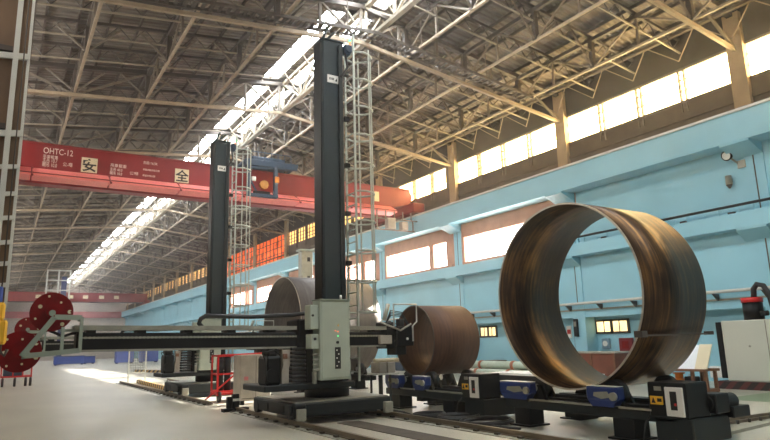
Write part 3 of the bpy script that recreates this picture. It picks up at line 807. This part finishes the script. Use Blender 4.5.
for i in range(4): b.cyl((5.52, 11.72, 1.38-i*.1), (5.64, 11.72, 1.38-i*.1), .022, 8)
b.cbox(5.53, 5.6, 11.7, 11.8, .8, 1.04, .01); each(b, 'conduit', 'plate_grey', t)
# hose along the boom
MB().tube([(5.7, 12.05, 2.27), (5.3, 12.25, 2.22), (4.4, 12.3, 2.185), (3.7, 12.3, 2.2), (3.46, 12.3, 2.21), (3.36, 12.3, 2.15), (3.33, 12.3, 2.06), (3.4, 12.3, 1.98)], .045, 10).build('hose', 'rubber', t)
# reels and frame
fy = 11.92
b = MB()
P = [(.34, 1.53), (1.2, 1.6), (1.2, 2.16), (.78, 2.17)]
for i, j in ((0, 1), (1, 2), (2, 3), (3, 0)): b.bar((P[i][0], fy, P[i][1]), (P[j][0], fy, P[j][1]), .05, .085)
b.bar((.92, fy, 1.58), (.92, fy+.02, 2.0), .05, .07); b.bar((.9, fy+.3, 1.95), (1.2, fy+.3, 1.95), .04, .05); b.bar((1.2, fy, 2.14), (1.2, fy+.4, 2.14), .06); b.bar((1.2, fy, 1.6), (1.2, fy+.4, 1.6), .06)
b.cyl((.4, fy-.05, 1.57), (.4, fy+.05, 1.57), .06, 12); b.cyl((.74, fy-.04, 2.24), (.74, fy+.04, 2.24), .05, 12)
b.build('reel_frame', 'sage_dim', t)
for cx, cz, ry, nm in ((.74, 2.265, .33, 0), (.30, 1.605, .335, 1)):
    b = MB(); yy = fy+.1
    for y in (yy, yy+.3): b.cyl((cx, y, cz), (cx, y+.015, cz), ry, 40)
    b.cyl((cx, yy+.015, cz), (cx, yy+.3, cz), ry*.62, 28)
    for i in range(12):
        a_ = 2*PI*i/12; b.cyl((cx+ry*.9*math.cos(a_), yy-.012, cz+ry*.9*math.sin(a_)), (cx+ry*.9*math.cos(a_), yy, cz+ry*.9*math.sin(a_)), .02, 6)
    b.cyl((cx, yy-.05, cz), (cx, yy, cz), .1, 16)
    r = b.build('cable_reel', 'reel', t)
    b = MB()
    for i in range(7):
        a_ = 2*PI*i/7 + (.5 if nm else 0); q = ry*(.62 if i % 2 else .82)
        b.cyl((cx+q*math.cos(a_), yy-.008, cz+q*math.sin(a_)), (cx+q*math.cos(a_), yy-.001, cz+q*math.sin(a_)), .02 if i % 3 else .034, 8)
    each(b, 'bright_hole', 'cream', r)
MB().tube([(.74, 12.2, 1.95), (.95, 12.2, 1.85), (1.1, 12.25, 1.9), (1.3, 12.25, 1.9)], .025).build('cable', 'rubber', t)
# welding head at the inner end of the boom
b = MB(); b.cbox(7.5, 7.75, 12.02, 12.5, 1.45, 2.05, .03); b.cbox(7.75, 8.25, 11.98, 12.2, 1.5, 1.95, .03); b.cbox(7.8, 8.1, 12.1, 12.5, 1.3, 1.5, .02); b.build('welding_head', 'black', t)
MB().cyl((8.05, 11.96, 1.66), (8.05, 11.985, 1.66), .03, 12).build('lens', 'white', t)
b = MB(); b.cyl((7.45, 12.0, 2.1), (7.62, 12.1, 2.45), .05, 12); b.cyl((7.45, 12.1, 1.62), (7.8, 12.1, 1.62), .06, 12); b.cyl((7.3, 11.95, 2.05), (7.85, 11.95, 1.85), .022, 8); b.cyl((7.85, 11.95, 1.85), (8.15, 11.95, 2.0), .022, 8)
b.build('wire_guide', 'plate_grey', t)
MB().tube([(7.68, 11.96, 1.9), (7.68, 11.96, 2.45), (8.32, 11.96, 2.45), (8.32, 11.96, 2.05), (8.2, 11.96, 1.95), (8.2, 11.96, 1.6)], .02).build('guard_frame', 'chrome', t)
b = MB()
for i in range(4): b.tube([(7.6, 12.2, 2.0), (7.72, 12.15, 2.2+.04*i), (8.0, 12.1, 2.18+.03*i), (8.12+.02*i, 12.05, 1.95)], .013, 6)
b.cbox(7.85, 8.0, 12.0, 12.15, 1.95, 2.12, .02); each(b, 'hose_bundle', 'rubber', t)
MB().cbox(7.3, 7.62, 11.95, 12.1, 1.55, 1.75, .02).build('slide', 'grey_box', t)

dup(WM, (-.05, 8.85, 0), 'second column and boom welding manipulator farther back behind the near boom')

# ------------------------------------------------------------------ floor rails
def rail(x, y0, y1, label):
    t = thing('floor_rail', label, 'rail', (x, y0, 0), 'floor rails')
    MB().box(x-.19, x+.19, y0, y1, 0, .015).build('bed_plate', 'plate_grey', t)
    b = MB(); b.box(x-.05, x+.05, y0, y1, .015, .03); b.box(x-.018, x+.018, y0, y1, .03, .08); b.box(x-.035, x+.035, y0, y1, .08, .11); b.build('rail', 'rail', t)
    b = MB(); y = y0+.2
    while y < y1:
        for d in (-.1, .1): b.box(x+d-.035, x+d+.035, y, y+.09, .015, .05)
        y += .55
    each(b, 'clip', 'rail_dark', t)
rail(5.17, 3.0, 15.4, 'left floor rail under the near manipulator carriage')
rail(7.37, 3.0, 15.4, 'right floor rail under the near manipulator carriage')
rail(5.12, 17.5, 32.5, 'left floor rail of the second manipulator')
rail(7.32, 17.5, 32.5, 'right floor rail of the second manipulator')
b = MB(); b.box(6.0, 6.5, 3, 11.6, 0, .012)
tag(b.build('floor_channel', 'rail_dark'), 'dark cable channel cover on the floor between the two rails', 'channel')
t = thing('rail_stop', 'dark end stop with a white band at the end of the left rail', 'buffer', (5.17, 15.55, 0))
b = MB(); b.box(4.85, 5.5, 15.45, 15.65, 0, .08); b.box(5.1, 5.25, 15.48, 15.6, .08, .42); b.cbox(4.95, 5.08, 15.48, 15.6, .08, .36, .02); b.build('body', 'black', t)
MB().box(5.09, 5.26, 15.46, 15.48, .25, .31).build('band', 'white', t)

# ------------------------------------------------------------------ shells and rotators
def shell(name, label, x0, x1, cy, cz, r, th, m, seam=None):
    t = thing(name, label, 'steel shell', (x0, cy, cz))
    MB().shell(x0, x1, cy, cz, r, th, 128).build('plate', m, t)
    MB().shell(x0-.006, x0+.004, cy, cz, r+.001, th+.002, 128).build('rim', 'edge' if m != 'shell_rust' else 'steel_dark', t)
    if seam is not None:
        a_ = seam; q = r-th-.004
        MB().bar((x0+.01, cy+q*math.cos(a_), cz+q*math.sin(a_)), (x1-.01, cy+q*math.cos(a_), cz+q*math.sin(a_)), .02, .02).build('weld_seam', 'steel_dark', t)
    return t
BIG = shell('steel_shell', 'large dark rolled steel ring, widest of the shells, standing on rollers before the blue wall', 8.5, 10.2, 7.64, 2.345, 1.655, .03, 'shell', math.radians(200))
b = MB(); b.box(8.38, 10.25, 6.03, 6.1, 1.575, 1.6); b.box(8.36, 8.5, 6.0, 6.14, 1.56, 1.66); b.box(10.17, 10.3, 6.0, 6.1, 1.57, 1.63)
b.build('clamp_bar', 'steel_dark', BIG)
MB().cbox(8.55, 8.6, 9.2, 9.24, 2.9, 2.95, .005).build('lug', 'steel_dark', BIG)
shell('steel_shell', 'small rust brown steel shell resting on rollers behind the big ring', 8.5, 9.85, 12.36, 1.62, .83, .02, 'shell_rust', math.radians(197))
shell('steel_shell', 'grey steel shell standing behind the near mast', 8.5, 11.6, 20.65, 2.26, 1.74, .03, 'shell_grey')

def rotator(label, cy, cz, R, xa, xb, zr, far, near, boxes):
    """tank rotator: two cross frames, four rollers with blue housings, long drive tie and control box"""
    t = thing('tank_rotator', label, 'rotator', (xa, cy, 0), 'tank rotators under the shells')
    rr = .2; dz = cz-zr; off = math.sqrt((R+rr)**2 - dz**2)
    ya, yb = cy+far, cy-near
    for x in (xa, xb):
        b = MB(); b.cbox(x-.2, x+.2, yb, ya, .32, .47, .02); b.box(x-.16, x+.16, yb+.1, ya-.1, .47, .49)
        b.build('cross_frame', 'dark_grey' if x == xa else 'black', t)
        for y0 in (ya-.62, yb+.75):
            b = MB(); b.cbox(x-.19, x+.19, y0, y0+.4, .03, .32, .015); b.box(x-.26, x+.26, y0-.06, y0+.46, 0, .03); b.build('pedestal', 'black', t)
        for s in (-1, 1):
            y = cy+s*off
            for d in (-.1, .14):
                MB().prism([(y-.26, .48), (y+.26, .48), (y+.12, zr+.06), (y-.12, zr+.06)], 0, x+d, x+d+.06).build('bearing_bracket', 'black', t)
            w = MB().cyl((x-.03, y, zr), (x+.13, y, zr), rr, 32).build('roller', 'rubber', t)
            MB().cyl((x-.115, y, zr), (x+.215, y, zr), .07, 16).build('hub', 'chrome', w)
    for y0, y1 in boxes:
        x = xa; h = MB(); h.cbox(x-.32, x-.12, y0, y1, .58, .8, .03); h.prism([(y0+.05, .58), (y1-.02, .58), (y1-.1, .49), (y0+.12, .49)], 0, x-.3, x-.13)
        hh = h.build('gear_housing', 'blue', t); q = y1-y0
        g = MB(); g.prism([(y0+.2*q, .64), (y0+.5*q, .61), (y0+.75*q, .65), (y0+.72*q, .71), (y0+.3*q, .73)], 0, x-.326, x-.32); g.build('logo', 'plate_grey', hh)
        MB().box(x-.31, x-.13, y0+.02, y1-.02, .8, .808).build('cover_plate', 'white', hh)
        MB().cyl((x-.37, y0+.06, .66), (x-.32, y0+.06, .66), .065, 16).build('shaft_cap', 'plate_grey', hh)
        MB().cbox(x-.28, x-.14, y0+.12*q, y1-.12*q, .46, .5, .01).build('foot', 'black', hh)
    b = MB(); b.box(xa, xb, cy-.12, cy+.12, .2, .3); b.cyl((xa-.02, yb+.3, .52), (xa-.02, ya-.1, .52), .025, 10); b.build('tie_beam', 'black', t)
    MB().bar((xa-.22, yb+.4, .49), (xa-.22, ya-.2, .49), .03).build('edge_pipe', 'plate_grey', t)
    # control box at the camera-side end
    yc = yb+.02
    cb = MB().cbox(xa-.22, xa+.34, yc-.2, yc+.42, .40, .9, .02).build('control_box', 'black', t)
    MB().cbox(xa-.25, xa-.22, yc-.17, yc+.12, .43, .84, .012).build('panel', 'white', cb)
    MB().box(xa-.258, xa-.25, yc-.07, yc+.03, .52, .78).build('display', 'ink', cb)
    MB().cyl((xa-.27, yc-.05, .6), (xa-.258, yc-.05, .6), .02, 10).build('stop_button', 'red', cb)
    wl = MB().box(xa-.226, xa-.22, yc+.17, yc+.38, .58, .7).build('warning_label', 'yellow', cb)
    g = MB(); g.prism([(yc+.29, .60), (yc+.36, .60), (yc+.325, .68)], 0, xa-.23, xa-.226); g.box(xa-.23, xa-.226, yc+.19, yc+.26, .62, .67); g.build('warning_mark', 'ink', cb)
    MB().box(xa-.226, xa-.22, yc+.18, yc+.3, .78, .84).build('name_plate', 'plate_grey', cb)
    MB().cbox(xa-.2, xa+.75, yc-.24, yc+.36, .06, .4, .02).build('drive_base', 'dark_grey', t)
    b = MB(); b.cbox(xa+.34, xa+.7, yc-.3, yc-.02, .44, .72, .02); b.cbox(xa+.7, xa+1.15, yc-.34, yc-.02, .36, .52, .015); b.cyl((xa+.3, yc-.15, .58), (xa+1.0, yc-.15, .58), .12, 16); b.build('drive_motor', 'black', t)
    MB().tube([(xa-.1, yc+.42, .5), (xa-.3, yc+.45, .3), (xa-.32, yc+.5, .05), (xa-.35, yc+.2, .02)], .012, 6).build('cable', 'rubber', t)
    return t
rotator('rotator with blue gear housings under the large ring', 7.64, 2.345, 1.655, 8.6, 9.95, .69, 1.55, 2.05, ((8.4, 9.2), (6.5, 7.12)))
rotator('rotator with blue gear housings under the small rust brown shell', 12.36, 1.62, .83, 8.6, 9.7, .69, 1.2, 2.3, ((12.75, 13.4), (11.68, 12.2)))
rotator('rotator under the grey shell behind the near mast', 20.65, 2.26, 1.74, 8.9, 11.0, .69, 2.0, 2.0, ((21.6, 22.2), (19.0, 19.6)))

# grey drive boxes on the small rotator end and cross rail
t = thing('flux_tray', 'pair of pale grey boxes on a tray beside the small shell', 'tray', (8.3, 13.1, .75))
b = MB(); b.cbox(7.85, 8.08, 12.95, 13.35, .86, 1.12, .02); b.cbox(8.1, 8.33, 12.95, 13.35, .86, 1.12, .02); each(b, 'box', 'grey_box', t)
MB().box(7.78, 8.4, 12.9, 13.4, .82, .86).build('tray', 'white_steel', t)
MB().cyl((7.75, 13.0, 1.16), (8.5, 13.1, 1.16), .05, 12).build('pipe', 'cream', t)
b = MB()
for x in (7.86, 8.16):
    for y in (12.95, 13.35): b.bar((x, y, 0), (x, y, .82), .04)
each(b, 'leg', 'dark_grey', t)

t = thing('cross_rail', 'short rusty rail on a raised bed beyond the large ring rotator', 'rail', (8.9, 6.4, 0))
b = MB(); b.prism([(9.8, 5.75), (9.8, 6.55), (12.3, 6.45), (12.0, 5.95)], 2, 0, .05); b.build('bed_plate', 'plate_grey', t)
b = MB(); b.bar((9.8, 6.32, .07), (12.2, 6.22, .07), .16, .05); b.bar((9.8, 6.32, .11), (12.2, 6.22, .11), .05, .06); b.build('rail', 'rail', t)
b = MB()
for i in range(7):
    for d in (-.14, .14): b.cyl((9.9+i*.34, 6.33+d-.015*i, .04), (9.9+i*.34, 6.33+d-.015*i, .11), .025, 8)
each(b, 'bolt', 'rail_dark', t)

# cables on the floor
def coil(cx, cy, r, turns, wob, z=.03):
    pts = []
    for i in range(int(turns*22)):
        a_ = 2*PI*i/22; q = r*(1+wob*math.sin(i*.37)+.02*(i//22)); pts.append((cx+q*1.2*math.cos(a_), cy+q*math.sin(a_), z+.022*(i//22)))
    return pts
for (cx, cy, r, n, lb) in ((8.05, 10.2, .33, 4, 'loose coil of black cable on the floor before the small rotator'), (8.15, 9.45, .42, 3, 'flat coil of black cable nearest the big ring rotator'), (7.98, 11.1, .28, 3, 'tight coil of black cable near the near rail')):
    tag(MB().tube(coil(cx, cy, r, n, .08), .025, 6).build('cable_coil', 'rubber', None, (cx, cy, .02)), lb, 'cable', 'cable coils on the floor')
tag(MB().tube([(7.9, 13.4, .02), (8.0, 12.2, .02), (7.75, 11.4, .02), (7.95, 10.6, .02), (7.8, 9.6, .02), (8.0, 8.4, .02)], .025, 6).build('floor_cable', 'rubber'), 'long black cable lying on the floor along the right rail', 'cable')

# ------------------------------------------------------------------ right-hand side things
t = thing('machine_cabinet', 'large pale grey machine enclosure against the blue wall', 'machine', (18.6, 9.8, 0))
MB().cbox(18.0, 19.7, 6.5, 10.25, .22, 1.93, .03).build('enclosure', 'machine', t)
b = MB()
for y in (9.0, 7.8): b.box(17.992, 18.0, y-.008, y+.008, .34, 1.9)
each(b, 'door_gap', 'steel_grey', t)
MB().box(17.95, 19.7, 6.4, 10.55, 0, .22).build('plinth', 'hazard', t)
b = MB(); b.cbox(18.0, 18.5, 10.25, 10.42, .3, 1.9, .02); b.build('end_post', 'black', t)
b = MB(); b.cyl((17.985, 9.5, 1.2), (18.0, 9.5, 1.2), .03, 10); b.build('lock', 'plate_grey', t)
MB().cbox(18.05, 18.3, 10.42, 10.8, .3, .62, .02).build('socket_box', 'white', t)
t = thing('extractor_motor', 'black motor drum with red cap and hose on top of the grey enclosure', 'motor', (18.4, 9.4, 1.93))
MB().cyl((18.3, 9.42, 1.93), (18.3, 9.42, 2.42), .26, 24).build('drum', 'black', t)
MB().cyl((18.3, 9.42, 2.42), (18.3, 9.42, 2.56), .28, 24).build('cap', 'red', t)
MB().tube([(18.3, 9.35, 2.55), (18.3, 9.33, 2.8), (18.3, 9.22, 2.93), (18.3, 9.05, 2.88), (18.3, 8.92, 2.6), (18.3, 8.88, 2.3), (18.3, 8.85, 1.98)], .075, 12).build('hose', 'rubber', t)
b = MB(); b.cbox(18.1, 18.7, 8.3, 8.8, 1.93, 2.45, .04); b.cyl((18.15, 8.95, 2.1), (18.15, 9.15, 2.1), .07, 12); b.build('gearbox', 'black', t)
MB().tube([(18.3, 8.95, 2.7), (18.3, 8.7, 2.6), (18.3, 8.4, 2.5)], .04, 8).build('hose', 'rubber', t)

t = thing('drawing_stand', 'tilted white drawing board on a wooden trestle right of the big ring', 'board', (15, 9.6, 0))
def tilt(y0, y1, z0, z1, x, dx, th=.03):
    return [(x,y0,z0),(x,y1,z0),(x+dx,y1,z1),(x+dx,y0,z1),(x+th,y0,z0),(x+th,y1,z0),(x+dx+th,y1,z1),(x+dx+th,y0,z1)]
FB = [(0,1,2,3),(7,6,5,4),(1,0,4,5),(2,1,5,6),(3,2,6,7),(0,3,7,4)]
MB().add(tilt(9.3, 10.6, .72, 1.3, 14.9, .35), FB).build('board', 'paper', t)
MB().add(tilt(8.98, 9.3, .72, 1.32, 14.9, .35), FB).build('side_panel', 'cream', t)
b = MB(); b.box(14.85, 15.0, 9.0, 10.6, .66, .72)
b.build('ledge', 'wood', t)
for y in (9.05, 9.4, 10.5):
    for x in (14.95, 15.35): MB().bar((x, y, 0), (x, y, .68), .07).build('leg', 'wood', t)
b = MB(); b.box(14.92, 15.4, 9.0, 10.5, .16, .24); b.box(15.2, 15.5, 9.0, 10.6, .66, .72); b.build('shelf', 'wood', t)
t = thing('gas_valve', 'orange valve body standing under the drawing board', 'valve', (15.15, 9.9, .24))
b = MB(); b.cbox(15.0, 15.3, 9.75, 10.05, .24, .46, .04); b.cyl((15.15, 9.9, .46), (15.15, 9.9, .58), .1, 14); b.build('body', 'orange', t)
MB().cyl((15.15, 9.9, .58), (15.15, 9.9, .61), .15, 16).build('handwheel', 'orange', t)
t = thing('tool_case', 'dark tool case on the shelf under the drawing board', 'case', (15.15, 9.5, .24))
MB().cbox(15.0, 15.3, 9.42, 9.68, .24, .52, .02).build('body', 'black', t)
MB().tube([(15.15, 9.47, .52), (15.15, 9.47, .57), (15.15, 9.63, .57), (15.15, 9.63, .52)], .012, 6).build('handle', 'chrome', t)

t = thing('panel_crate', 'red-brown panelled crate on the floor behind the big ring', 'crate', (18.4, 15.4, 0))
MB().cbox(17.9, 18.9, 14.0, 16.9, .05, 1.0, .02).build('body', 'crate', t)
b = MB()
for y in (14.02, 15.0, 16.0, 16.84): b.box(17.87, 17.9, y-.04, y+.04, .05, 1.0)
each(b, 'batten', 'wood', t)
MB().box(17.86, 18.94, 13.96, 16.94, 1.0, 1.05).build('lid', 'grey_box', t)
b = MB(); b.box(17.95, 18.2, 14.1, 16.8, 0, .05); b.box(18.6, 18.85, 14.1, 16.8, 0, .05); each(b, 'skid', 'wood', t)

for k, (x, z, lb) in enumerate(((16.0, .33, 'pale green pipe length stacked lowest beside the small shell'), (16.25, .62, 'pale green pipe length resting above the other beside the small shell'))):
    t = thing('pipe_length', lb, 'pipe', (x, 16.5, z), 'pale pipes beside the small shell')
    MB().cyl((x, 14.4, z), (x, 19.6, z), .15, 20).build('pipe', 'roll', t)
    for y in (15.2, 17.1, 18.9): MB().cyl((x, y, z), (x, y+.14, z), .17, 20).build('collar', 'rust_pipe', t)
t = thing('pipe_trestle', 'low dark steel trestle carrying the pale pipes', 'trestle', (16.1, 16.5, 0))
b = MB()
for y in (14.8, 16.8, 19.2): b.box(15.7, 16.6, y, y+.12, .1, .18); b.box(15.75, 15.85, y, y+.12, 0, .1); b.box(16.45, 16.55, y, y+.12, 0, .1)
for y in (14.8, 16.8, 19.2): b.box(16.18, 16.5, y, y+.12, .18, .47)
b.build('frame', 'steel_dark', t)
t = thing('work_bench', 'low dark steel bench with a white top sheet between the shells', 'bench', (13.5, 13, 0))
MB().box(12.6, 13.6, 11.0, 14.4, .56, .62).build('top', 'white', t)
for x in (12.7, 13.5):
    for y in (11.1, 14.3): MB().bar((x, y, 0), (x, y, .56), .09).build('leg', 'black', t)
MB().box(12.62, 13.58, 11.05, 14.35, .3, .56).build('apron', 'black', t)
# clutter along the wall
for k in range(14):
    y = 17.6 + k*.95; x = 18.9 + .3*random.random(); h = .35+.4*random.random(); w = .3+.25*random.random()
    m = random.choice(['black', 'dark_grey', 'grey_box', 'crate', 'navy', 'steel_grey'])
    nm = {'black': 'black', 'dark_grey': 'charcoal', 'grey_box': 'pale grey', 'crate': 'red-brown', 'navy': 'dark blue', 'steel_grey': 'grey-brown'}[m]
    t = thing('storage_box', '%s storage box in the row along the blue wall, %s from the big ring' % (nm, ORD[k]), 'box', (x, y, 0), 'boxes along the blue wall')
    MB().cbox(x, x+.6, y, y+w+.3, 0, h, .02).build('body', m, t)
    MB().box(x-.02, x+.62, y-.02, y+w+.32, h, h+.04).build('lid', 'steel_grey', t)

# white equipment post behind the third shell
t = thing('equipment_post', 'pale grey equipment post rising behind the grey shell', 'post', (12.3, 27, 0))
MB().cbox(12.0, 12.6, 26.7, 27.1, 0, 6.0, .03).build('post', 'plate_grey', t)
MB().cbox(11.9, 12.7, 26.6, 27.15, 6.0, 6.08, .02).build('cap', 'sage_dim', t)
MB().tube([(12.7, 26.8, 6.0), (13.3, 26.8, 5.9), (13.8, 26.8, 4.2)], .04).build('cable', 'white_steel', t)
b = MB(); b.box(12.3, 12.45, 26.68, 26.7, 5.5, 5.7); b.box(12.3, 12.45, 26.68, 26.7, 4.6, 4.8); each(b, 'switch', 'black', t)

# ------------------------------------------------------------------ left background things
t = thing('tool_cart', 'small red cart with black wheels and a navy load under the lower reel', 'cart', (.85, 35, 0))
b = MB(); b.box(.2, 1.5, 34.7, 35.6, .42, .5)
for x in (.22, .7, 1.1, 1.46): b.bar((x, 34.72, .42), (x, 34.72, 1.1), .06)
b.bar((.2, 34.72, 1.08), (1.5, 34.72, 1.08), .06)
b.build('frame', 'red', t)
MB().cbox(.3, 1.1, 34.75, 35.5, .5, .95, .03).build('load', 'navy', t)
for x in (.3, .8, 1.25, 1.45):
    MB().cyl((x-.05, 34.8, .2), (x+.05, 34.8, .2), .2, 16).build('wheel', 'rubber', t)
    MB().bar((x, 34.8, .2), (x, 34.8, .45), .05).build('fork', 'rubber', t)
bins = [(5.5, 80, 3.1, .95, 'long blue bin on the far floor behind the reel frame'), (11.4, 76, 1.9, 1.5, 'blue bin on the far floor left of the mesh guard'), (14.2, 77, 2.0, 1.5, 'blue bin on the far floor behind the mesh guard'), (8.8, 82, 1.2, .85, 'small blue bin beside the long blue bin')]
for x, y, w, h, lb in bins:
    t = thing('storage_bin', lb, 'bin', (x, y, 0), 'blue bins on the far floor')
    b = MB(); b.cbox(x, x+w, y, y+1.2, .12, h, .05); b.build('body', 'blue_bin', t)
    b = MB(); b.box(x-.04, x+w+.04, y-.04, y+1.24, h, h+.07); b.build('rim', 'blue', t)
    b = MB()
    for q in (.1, w-.25): b.box(x+q, x+q+.15, y, y+1.2, 0, .12)
    each(b, 'foot', 'blue', t)
t = thing('mesh_guard', 'pale wire mesh guard panel standing on the floor beyond the boom', 'guard', (6.4, 33, 0))
b = MB(); gx0, gx1, gy = 5.55, 6.35, 33.0
for x in (gx0, gx1): b.bar((x, gy, 0), (x, gy, 2.3), .06)
for z in (.45, 2.28): b.bar((gx0, gy, z), (gx1, gy, z), .05)
b.bar((6.2, gy-.3, .02), (6.2, gy+.3, .02), .07)
b.build('frame', 'white_steel', t)
b = MB()
for i in range(1, 10): b.bar((gx0+i*.08, gy, .45), (gx0+i*.08, gy, 2.28), .012)
for i in range(1, 16): b.bar((gx0, gy, .45+i*.115), (gx1, gy, .45+i*.115), .012)
b.build('mesh', 'plate_grey', t)
for (p, q, lb) in (((5.75, 31.5, .1), (5.55, 23.6, .1), 'striped kerb bar on the floor by the second manipulator base'), ((8.2, 46, .12), (9.4, 41, .12), 'striped barrier bar across the far floor')):
    tag(MB().bar(p, q, .14, .16).build('barrier_bar', 'hazard_y', None, p), lb, 'barrier', 'striped barrier bars')

t = thing('cage_trolley', 'red tubular gas bottle trolley standing left of the grey box', 'trolley', (5.9, 18.6, 0))
b = MB()
x0, x1, y0, y1 = 5.55, 6.1, 18.3, 18.9
for x in (x0, x1):
    for y in (y0, y1): b.bar((x, y, .18), (x, y, 1.35), .05)
for z in (.3, .8, 1.33):
    b.bar((x0, y0, z), (x1, y0, z), .05); b.bar((x0, y1, z), (x1, y1, z), .05); b.bar((x0, y0, z), (x0, y1, z), .05); b.bar((x1, y0, z), (x1, y1, z), .05)
b.bar((x0-.35, y0, .1), (x1, y0, .8), .04); b.box(x0, x1, y0, y1, .2, .26); b.bar((x0, y0, 1.33), (x1+1.2, y0, 1.36), .07)
b.build('frame', 'red', t)
for x in (x0+.05, x1-.05): MB().cyl((x-.03, y0, .16), (x+.03, y0, .16), .16, 16).build('wheel', 'rubber', t)
for x in (5.7, 5.93): 
    c = MB(); c.cyl((x, 18.6, .26), (x, 18.6, 1.25), .1, 16); c.cyl((x, 18.6, 1.25), (x, 18.6, 1.36), .1, 16, .03); c.build('gas_bottle', 'dark_grey', t)
t = thing('grey_locker', 'weathered pale grey box with red marks standing behind the carriage platform', 'cabinet', (6.2, 17.2, 0))
MB().cbox(5.75, 6.65, 16.9, 17.5, .12, 1.35, .02).build('body', 'grey_box', t)
b = MB(); b.box(5.8, 6.6, 16.89, 16.9, .16, .18); b.box(6.2, 6.21, 16.89, 16.9, .16, 1.3); each(b, 'door_gap', 'steel_dark', t)
b = MB(); b.box(5.86, 5.98, 16.888, 16.891, .66, .76); each(b, 'red_mark', 'pink', t)
b = MB()
for x in (5.8, 6.5): b.box(x, x+.1, 16.95, 17.45, 0, .12)
each(b, 'foot', 'black', t)
t = thing('blue_mast', 'far blue mast top with a white ladder cage above the upper reel', 'mast', (5.8, 85, 0))
MB().cbox(6.02, 6.6, 85, 85.6, 0, 10.6, .03).build('column', 'blue', t)
b = MB()
for x in (4.4, 5.65, 6.9): b.bar((x, 84.6, 6.2), (x, 84.6, 11.4), .16)
z = 6.5
while z < 11.5: b.bar((4.4, 84.6, z), (6.9, 84.6, z), .12); z += 1.2
b.bar((6.3, 85.1, 7), (6.3, 84.6, 7), .14)
b.build('ladder', 'white_steel', t)
# far bench clutter on the floor between the masts
t = thing('wire_drum_stand', 'black wire drum stand at the rear of the hall near the second base', 'stand', (8.6, 30, 0))
b = MB(); b.bar((8.3, 30, 0), (8.6, 30, 1.4), .08); b.bar((8.9, 30, 0), (8.6, 30, 1.4), .08); b.build('frame', 'black', t)
MB().cyl((8.6, 29.8, 1.2), (8.6, 30.2, 1.2), .5, 24).build('drum', 'black', t)

# thin haze volume filling the hall, added for depth and window glow
m = bpy.data.materials.new('glow_haze'); m.use_nodes = True; nt = m.node_tree; nt.nodes.remove(nt.nodes['Principled BSDF'])
v = nt.nodes.new('ShaderNodeVolumeScatter'); v.inputs['Density'].default_value = .0022; v.inputs['Anisotropy'].default_value = .65
v.inputs['Color'].default_value = (1, .97, .94, 1)
nt.links.new(v.outputs[0], nt.nodes['Material Output'].inputs['Volume'])
hz = MB().box(XL-.6, XW+1.6, YB-.1, YE+1.2, -.3, 14.2).build('glow_haze', m)
tag(hz, 'thin pale haze filling the whole hall, added for depth and window glow', 'haze'); hz['kind'] = 'stuff'

# ------------------------------------------------------------------ light, world, camera
sun = bpy.data.lights.new('sun', 'SUN'); sun.energy = 45; sun.angle = math.radians(.6); sun.color = (1, .93, .82)
so = bpy.data.objects.new('sun', sun); COL.objects.link(so)
el, az = math.radians(23.5), math.radians(6)
dirv = Vector((-math.cos(el)*math.cos(az), -math.cos(el)*math.sin(az), -math.sin(el)))
so.rotation_euler = dirv.to_track_quat('-Z', 'Y').to_euler(); so.location = (40, 20, 30)

w = bpy.data.worlds.new('world'); SC.world = w; w.use_nodes = True
bg = w.node_tree.nodes['Background']; bg.inputs['Color'].default_value = (1.0, .95, .87, 1); bg.inputs['Strength'].default_value = .25

cam = bpy.data.cameras.new('camera'); co = bpy.data.objects.new('camera', cam); COL.objects.link(co)
cam.sensor_width = 36; cam.sensor_fit = 'HORIZONTAL'; cam.lens = 610/770*36; cam.clip_start = .05; cam.clip_end = 400
yaw, pit, rol = [math.radians(a) for a in (32.15, 11.3, -1.6)]
f = Vector((math.sin(yaw)*math.cos(pit), math.cos(yaw)*math.cos(pit), math.sin(pit)))
rt = Vector((math.cos(yaw), -math.sin(yaw), 0)); up = rt.cross(f)
r2 = rt*math.cos(rol) + up*math.sin(rol); u2 = up*math.cos(rol) - rt*math.sin(rol)
mw = Matrix(((r2.x, u2.x, -f.x, 0), (r2.y, u2.y, -f.y, 0), (r2.z, u2.z, -f.z, 1.6), (0, 0, 0, 1)))
co.matrix_world = mw
SC.camera = co
SC.view_settings.view_transform = 'Standard'; SC.view_settings.look = 'None'; SC.view_settings.exposure = 0.06; SC.view_settings.gamma = 1.0
SC.view_settings.use_curve_mapping = False
try:
    SC.cycles.use_denoising = True; SC.cycles.max_bounces = 6; SC.cycles.diffuse_bounces = 4; SC.cycles.glossy_bounces = 3
    SC.cycles.sample_clamp_indirect = 6
except Exception: pass
